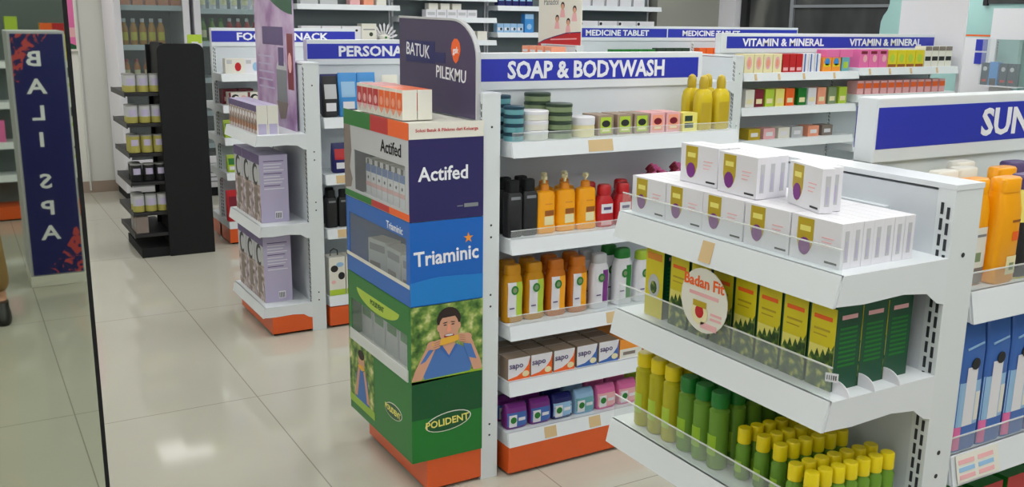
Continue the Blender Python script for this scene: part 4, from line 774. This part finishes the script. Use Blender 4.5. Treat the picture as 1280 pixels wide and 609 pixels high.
# right wall display: upright with blue tags and a clear case
t=empty('wall_display',(8.0,5.35,0)); tag(t,'white display upright with two blue tags at the right wall','display')
MB().box(-.02,.02,-.02,.30,.3,1.45,'white').build('panel',t); slots(.35,1.43,0,-.02).build('slot_strip',t)
MB().box(-.025,.0,.02,.30,1.46,1.475,'gsk').build('orange_rail',t)
for z in (1.335,1.22): MB().box(-.026,-.02,.06,.17,z,z+.1,'blue').build('blue_tag',t)
cs=empty('display_case',(7.9,4.98,1.05)); tag(cs,'clear plastic case holding dark blue packs under white header board','display case')
MB().box(-.09,-.085,0,.36,0,.39,'clear').box(-.085,.01,0,.004,0,.39,'clear').box(-.085,.01,.356,.36,0,.39,'clear').build('case_walls',cs)
MB().box(-.09,.01,0,.36,-.01,0,'white').build('case_floor',cs)
MB().box(-.02,.02,.1,.3,-1.05,-.01,'lightgrey').build('pedestal',cs)
put(nbox('blue_can',.08,.06,.2,'sky',lambda b,y:b.rect(-.03,.03,.0,.06,y,'dark')),[(7.855,5.22,1.05,W)],['bright blue pack in the clear case'],'pack')
put(nbox('dark_pack',.07,.06,.19,'teal_dark',lambda b,y:(b.disc(0,.14,.02,.02,y,'lightgrey',8),b.rect(-.02,.02,.03,.05,y,'red'))),[(7.855,5.3,1.05,W),(7.855,5.13,1.05,W),(7.855,5.05,1.05,W)],['dark pack left of the bright blue one','dark pack right of the bright blue one','dark pack at the near end of the clear case'],'pack','dark packs in clear case')

# poster on the back wall
p=MB().box(-.14,.14,-.012,0,0,.62,'offwhite').build('poster',None,(.86,9.185,1.235),bevel=.002); tag(p,'pink and purple poster in a white frame on the back wall','poster')
k=MB(); k.rect(-.12,.115,.02,.6,-.012,'pink'); k.plate([(-.12,.02),(.115,.02),(.115,.05),(.02,.09),(-.12,.11)],-.0127,'polident_dark'); k.rect(-.12,.115,.12,.2,-.0126,'palepink'); k.build('print',p)
k=MB(); k.rect(-.02,.07,.19,.31,-.0128,'lilac_dark'); k.rect(-.01,.05,.31,.36,-.0128,'tin_lid'); k.disc(.02,.25,.025,.03,-.0135,'lilac',12); k.build('jar_picture',p)

# ------------------------------------------------------------------ behind the viewer, seen in the mirror (mirror plane y=2.5)
b=MB().box(-.144,.144,-.45,0,.06,1.455,'grey',{'front':'grey'}); 
bs=empty('lightbox_sign',(.438,-1.035,0),PI); tag(bs,'dark blue BALI SPA sign stand with coral print, seen in the mirror','sign')
MB().box(-.145,.145,.004,.42,.062,1.455,'lightgrey').build('cabinet',bs,bevel=.004)
MB().box(-.148,.148,-.004,.43,0,.062,'offwhite').build('base',bs,bevel=.003)
MB().box(-.135,.13,-.001,.004,.07,1.44,'navy').build('face_panel',bs)
MB().plate([(.13,1.44),(.13,1.19),(.105,1.17),(.085,1.22),(.075,1.30),(.03,1.36),(-.03,1.40),(-.06,1.44)],-.0012,'coral').plate([(-.135,.07),(-.135,.30),(-.11,.36),(-.09,.28),(-.05,.22),(.0,.14),(.09,.08),(.09,.07)],-.0012,'coral').build('coral_print',bs)
for ch,z in zip('BALI SPA',[1.30,1.148,1.0,.85,.7,.612,.457,.312]):
    if ch!=' ': text(ch,.115,'text_white',bs,(.02-.0,-.0014,z),bold=.02,sx=1.25)
rs=gondola('row_shelf_unit','white shelf unit with orange base seen in the mirror, left edge',(1.1,-3.15,0),1.9,[1.2,.9,.6,.35],H=1.75,two=False,rz=PI,panel='backpanel_dark')
put(nbox('green_box',.085,.08,.325,'lime'),[(.435,-3.21,1.2,PI)],['small lime box on the top mirrored shelf'],'box')
put(nbox('yellow_box',.17,.1,.28,'yellow',lambda b,y:(b.rect(-.085,.0,.2,.28,y,'red'),b.rect(0,.085,.22,.28,y,'gsk'),b.disc(0,.1,.05,.05,y,'lime',14))),[(.71,-3.22,1.2,PI)],['yellow and red box beside the mirrored sign top'],'box')
put(nbox('pink_pack',.09,.08,.16,'pink'),[(.28,-3.22,.6,PI),(.17,-3.22,.6,PI)],['pink pack at the left edge of the mirror','pink pack farther left in the mirror'],'pack')
put(nbox('white_pack',.09,.08,.17,'offwhite',lambda b,y:b.rect(-.04,.04,.1,.13,y,'lime')),[(.80,-3.22,.9,PI),(.80,-3.22,.6,PI),(.80,-3.22,.35,PI)],['upper white pack right of the mirrored sign','middle white pack right of the mirrored sign','lower white pack right of the mirrored sign'],'pack','white packs in the mirror')

# person standing behind the viewer: one shoe and trouser hem show in the mirror
def skin(name,verts,edges,rad,m,parent=None,sub=2):
    me=bpy.data.meshes.new(name); me.from_pydata(verts,edges,[]); me.materials.append(MATS[m])
    o=bpy.data.objects.new(name,me); COL.objects.link(o)
    if parent: o.parent=parent
    md=o.modifiers.new('skin','SKIN'); md.use_smooth_shade=True
    sv=me.skin_vertices[0].data if me.skin_vertices else None
    if sv is None:
        bm=bmesh.new(); bm.from_mesh(me); bm.verts.layers.skin.verify(); bm.to_mesh(me); bm.free(); sv=me.skin_vertices[0].data
    for i,r in enumerate(rad): sv[i].radius=(r,r) if not isinstance(r,tuple) else r
    sv[0].use_root=True
    s=o.modifiers.new('sub','SUBSURF'); s.levels=sub; s.render_levels=sub
    return o
PB=(-.045,-.47,0)
bv=[(0,0,.93),(0,0,1.1),(0,.01,1.28),(0,0,1.42),(0,.01,1.5),(0,.02,1.58),(0,.02,1.68),
    (.09,0,.88),(.115,.01,.5),(.155,-.02,.09),(.16,.09,.03),(-.09,0,.88),(-.095,.01,.5),(-.1,-.02,.09),(-.105,.09,.03),
    (.16,0,1.39),(.19,-.03,1.12),(.15,.08,.9),(.13,.13,.84),(-.16,0,1.39),(-.19,-.03,1.12),(-.15,.08,.9),(-.13,.13,.84)]
be=[(0,1),(1,2),(2,3),(3,4),(4,5),(5,6),(0,7),(7,8),(8,9),(9,10),(0,11),(11,12),(12,13),(13,14),(3,15),(15,16),(16,17),(17,18),(3,19),(19,20),(20,21),(21,22)]
br=[.12,.115,.125,.085,.04,.08,.074,.085,.055,.038,.03,.085,.055,.038,.03,.055,.04,.03,.028,.055,.04,.03,.028]
for s_,wr in ((1,18),(-1,22)):
    for k in range(4):
        i=len(bv); x=s_*.115; y=.115+.018*k
        bv += [(x,y+.02,.79),(x-s_*.014,y+.022,.75-.006*(k in (1,2)))]; be += [(wr,i),(i,i+1)]; br += [.009,.008]
    i=len(bv); bv += [(s_*.10,.17,.82),(s_*.085,.185,.79)]; be += [(wr,i),(i,i+1)]; br += [.010,.008]
pe=skin('person',bv,be,br,'skin'); pe.location=PB; tag(pe,'person in tan trousers and dark shoes, only one foot showing in the mirror','person')
skin('trousers',[(0,0,.95),(.092,0,.86),(.116,.012,.5),(.155,-.015,.13),(-.092,0,.86),(-.096,.012,.5),(-.1,-.015,.13)],[(0,1),(1,2),(2,3),(0,4),(4,5),(5,6)],[.135,.1,.075,.065,.1,.075,.065],'tan',pe)
skin('shirt',[(0,0,.84),(0,0,1.08),(0,.01,1.28),(0,0,1.41),(.16,0,1.39),(.185,-.02,1.2),(-.16,0,1.39),(-.185,-.02,1.2)],[(0,1),(1,2),(2,3),(3,4),(4,5),(3,6),(6,7)],[.165,.15,.15,.1,.07,.06,.07,.06],'grey',pe)
for s_ in (1,-1):
    MB().loft([(.0,.04,.125),(.015,.044,.13),(.04,.042,.12),(.07,.036,.08),(.1,.036,.05)],'shoe',18,2.4,.158 if s_>0 else -.103,.035).build('shoe',pe,smooth=True)
MB().loft([(1.60,.06,.05),(1.66,.078,.07),(1.71,.08,.082),(1.75,.064,.068),(1.77,.03,.035)],'hair',16,2,0,-.004).build('hair',pe,smooth=True)
k=MB()
for sx in (-.028,.028): k.disc(sx,1.645,.011,.006,0,'dark',10)
k.disc(0,1.595,.022,.006,0,'mouth',10); k.plate([(-.008,1.61),(.008,1.61),(.003,1.645),(-.003,1.645)],0,'peach',.012); k.build('face',pe,(0,.098,0),PI)

# ------------------------------------------------------------------ camera, light, look
cam=bpy.data.cameras.new('camera'); cam.sensor_width=36; cam.lens=36*1201.5/1280; cam.clip_start=.02
co=bpy.data.objects.new('camera',cam); COL.objects.link(co)
h,p_,r=[math.radians(a) for a in (30.17,13.11,.776)]
f=Vector((math.sin(h)*math.cos(p_),math.cos(h)*math.cos(p_),-math.sin(p_))); rt_=Vector((math.cos(h),-math.sin(h),0)); up=rt_.cross(f)
r2=rt_*math.cos(r)+up*math.sin(r); u2=up*math.cos(r)-rt_*math.sin(r)
m=Matrix((r2,u2,-f)).transposed().to_4x4(); m.translation=Vector((0,0,1.55)); co.matrix_world=m
SC.camera=co
wd=bpy.data.worlds.new('world'); wd.use_nodes=True; wd.node_tree.nodes['Background'].inputs[0].default_value=(.8,.85,.9,1); wd.node_tree.nodes['Background'].inputs[1].default_value=.3; SC.world=wd
SC.view_settings.view_transform='Standard'; SC.view_settings.look='None'; SC.view_settings.gamma=1; SC.view_settings.use_curve_mapping=False
SC.view_settings.exposure=0.0
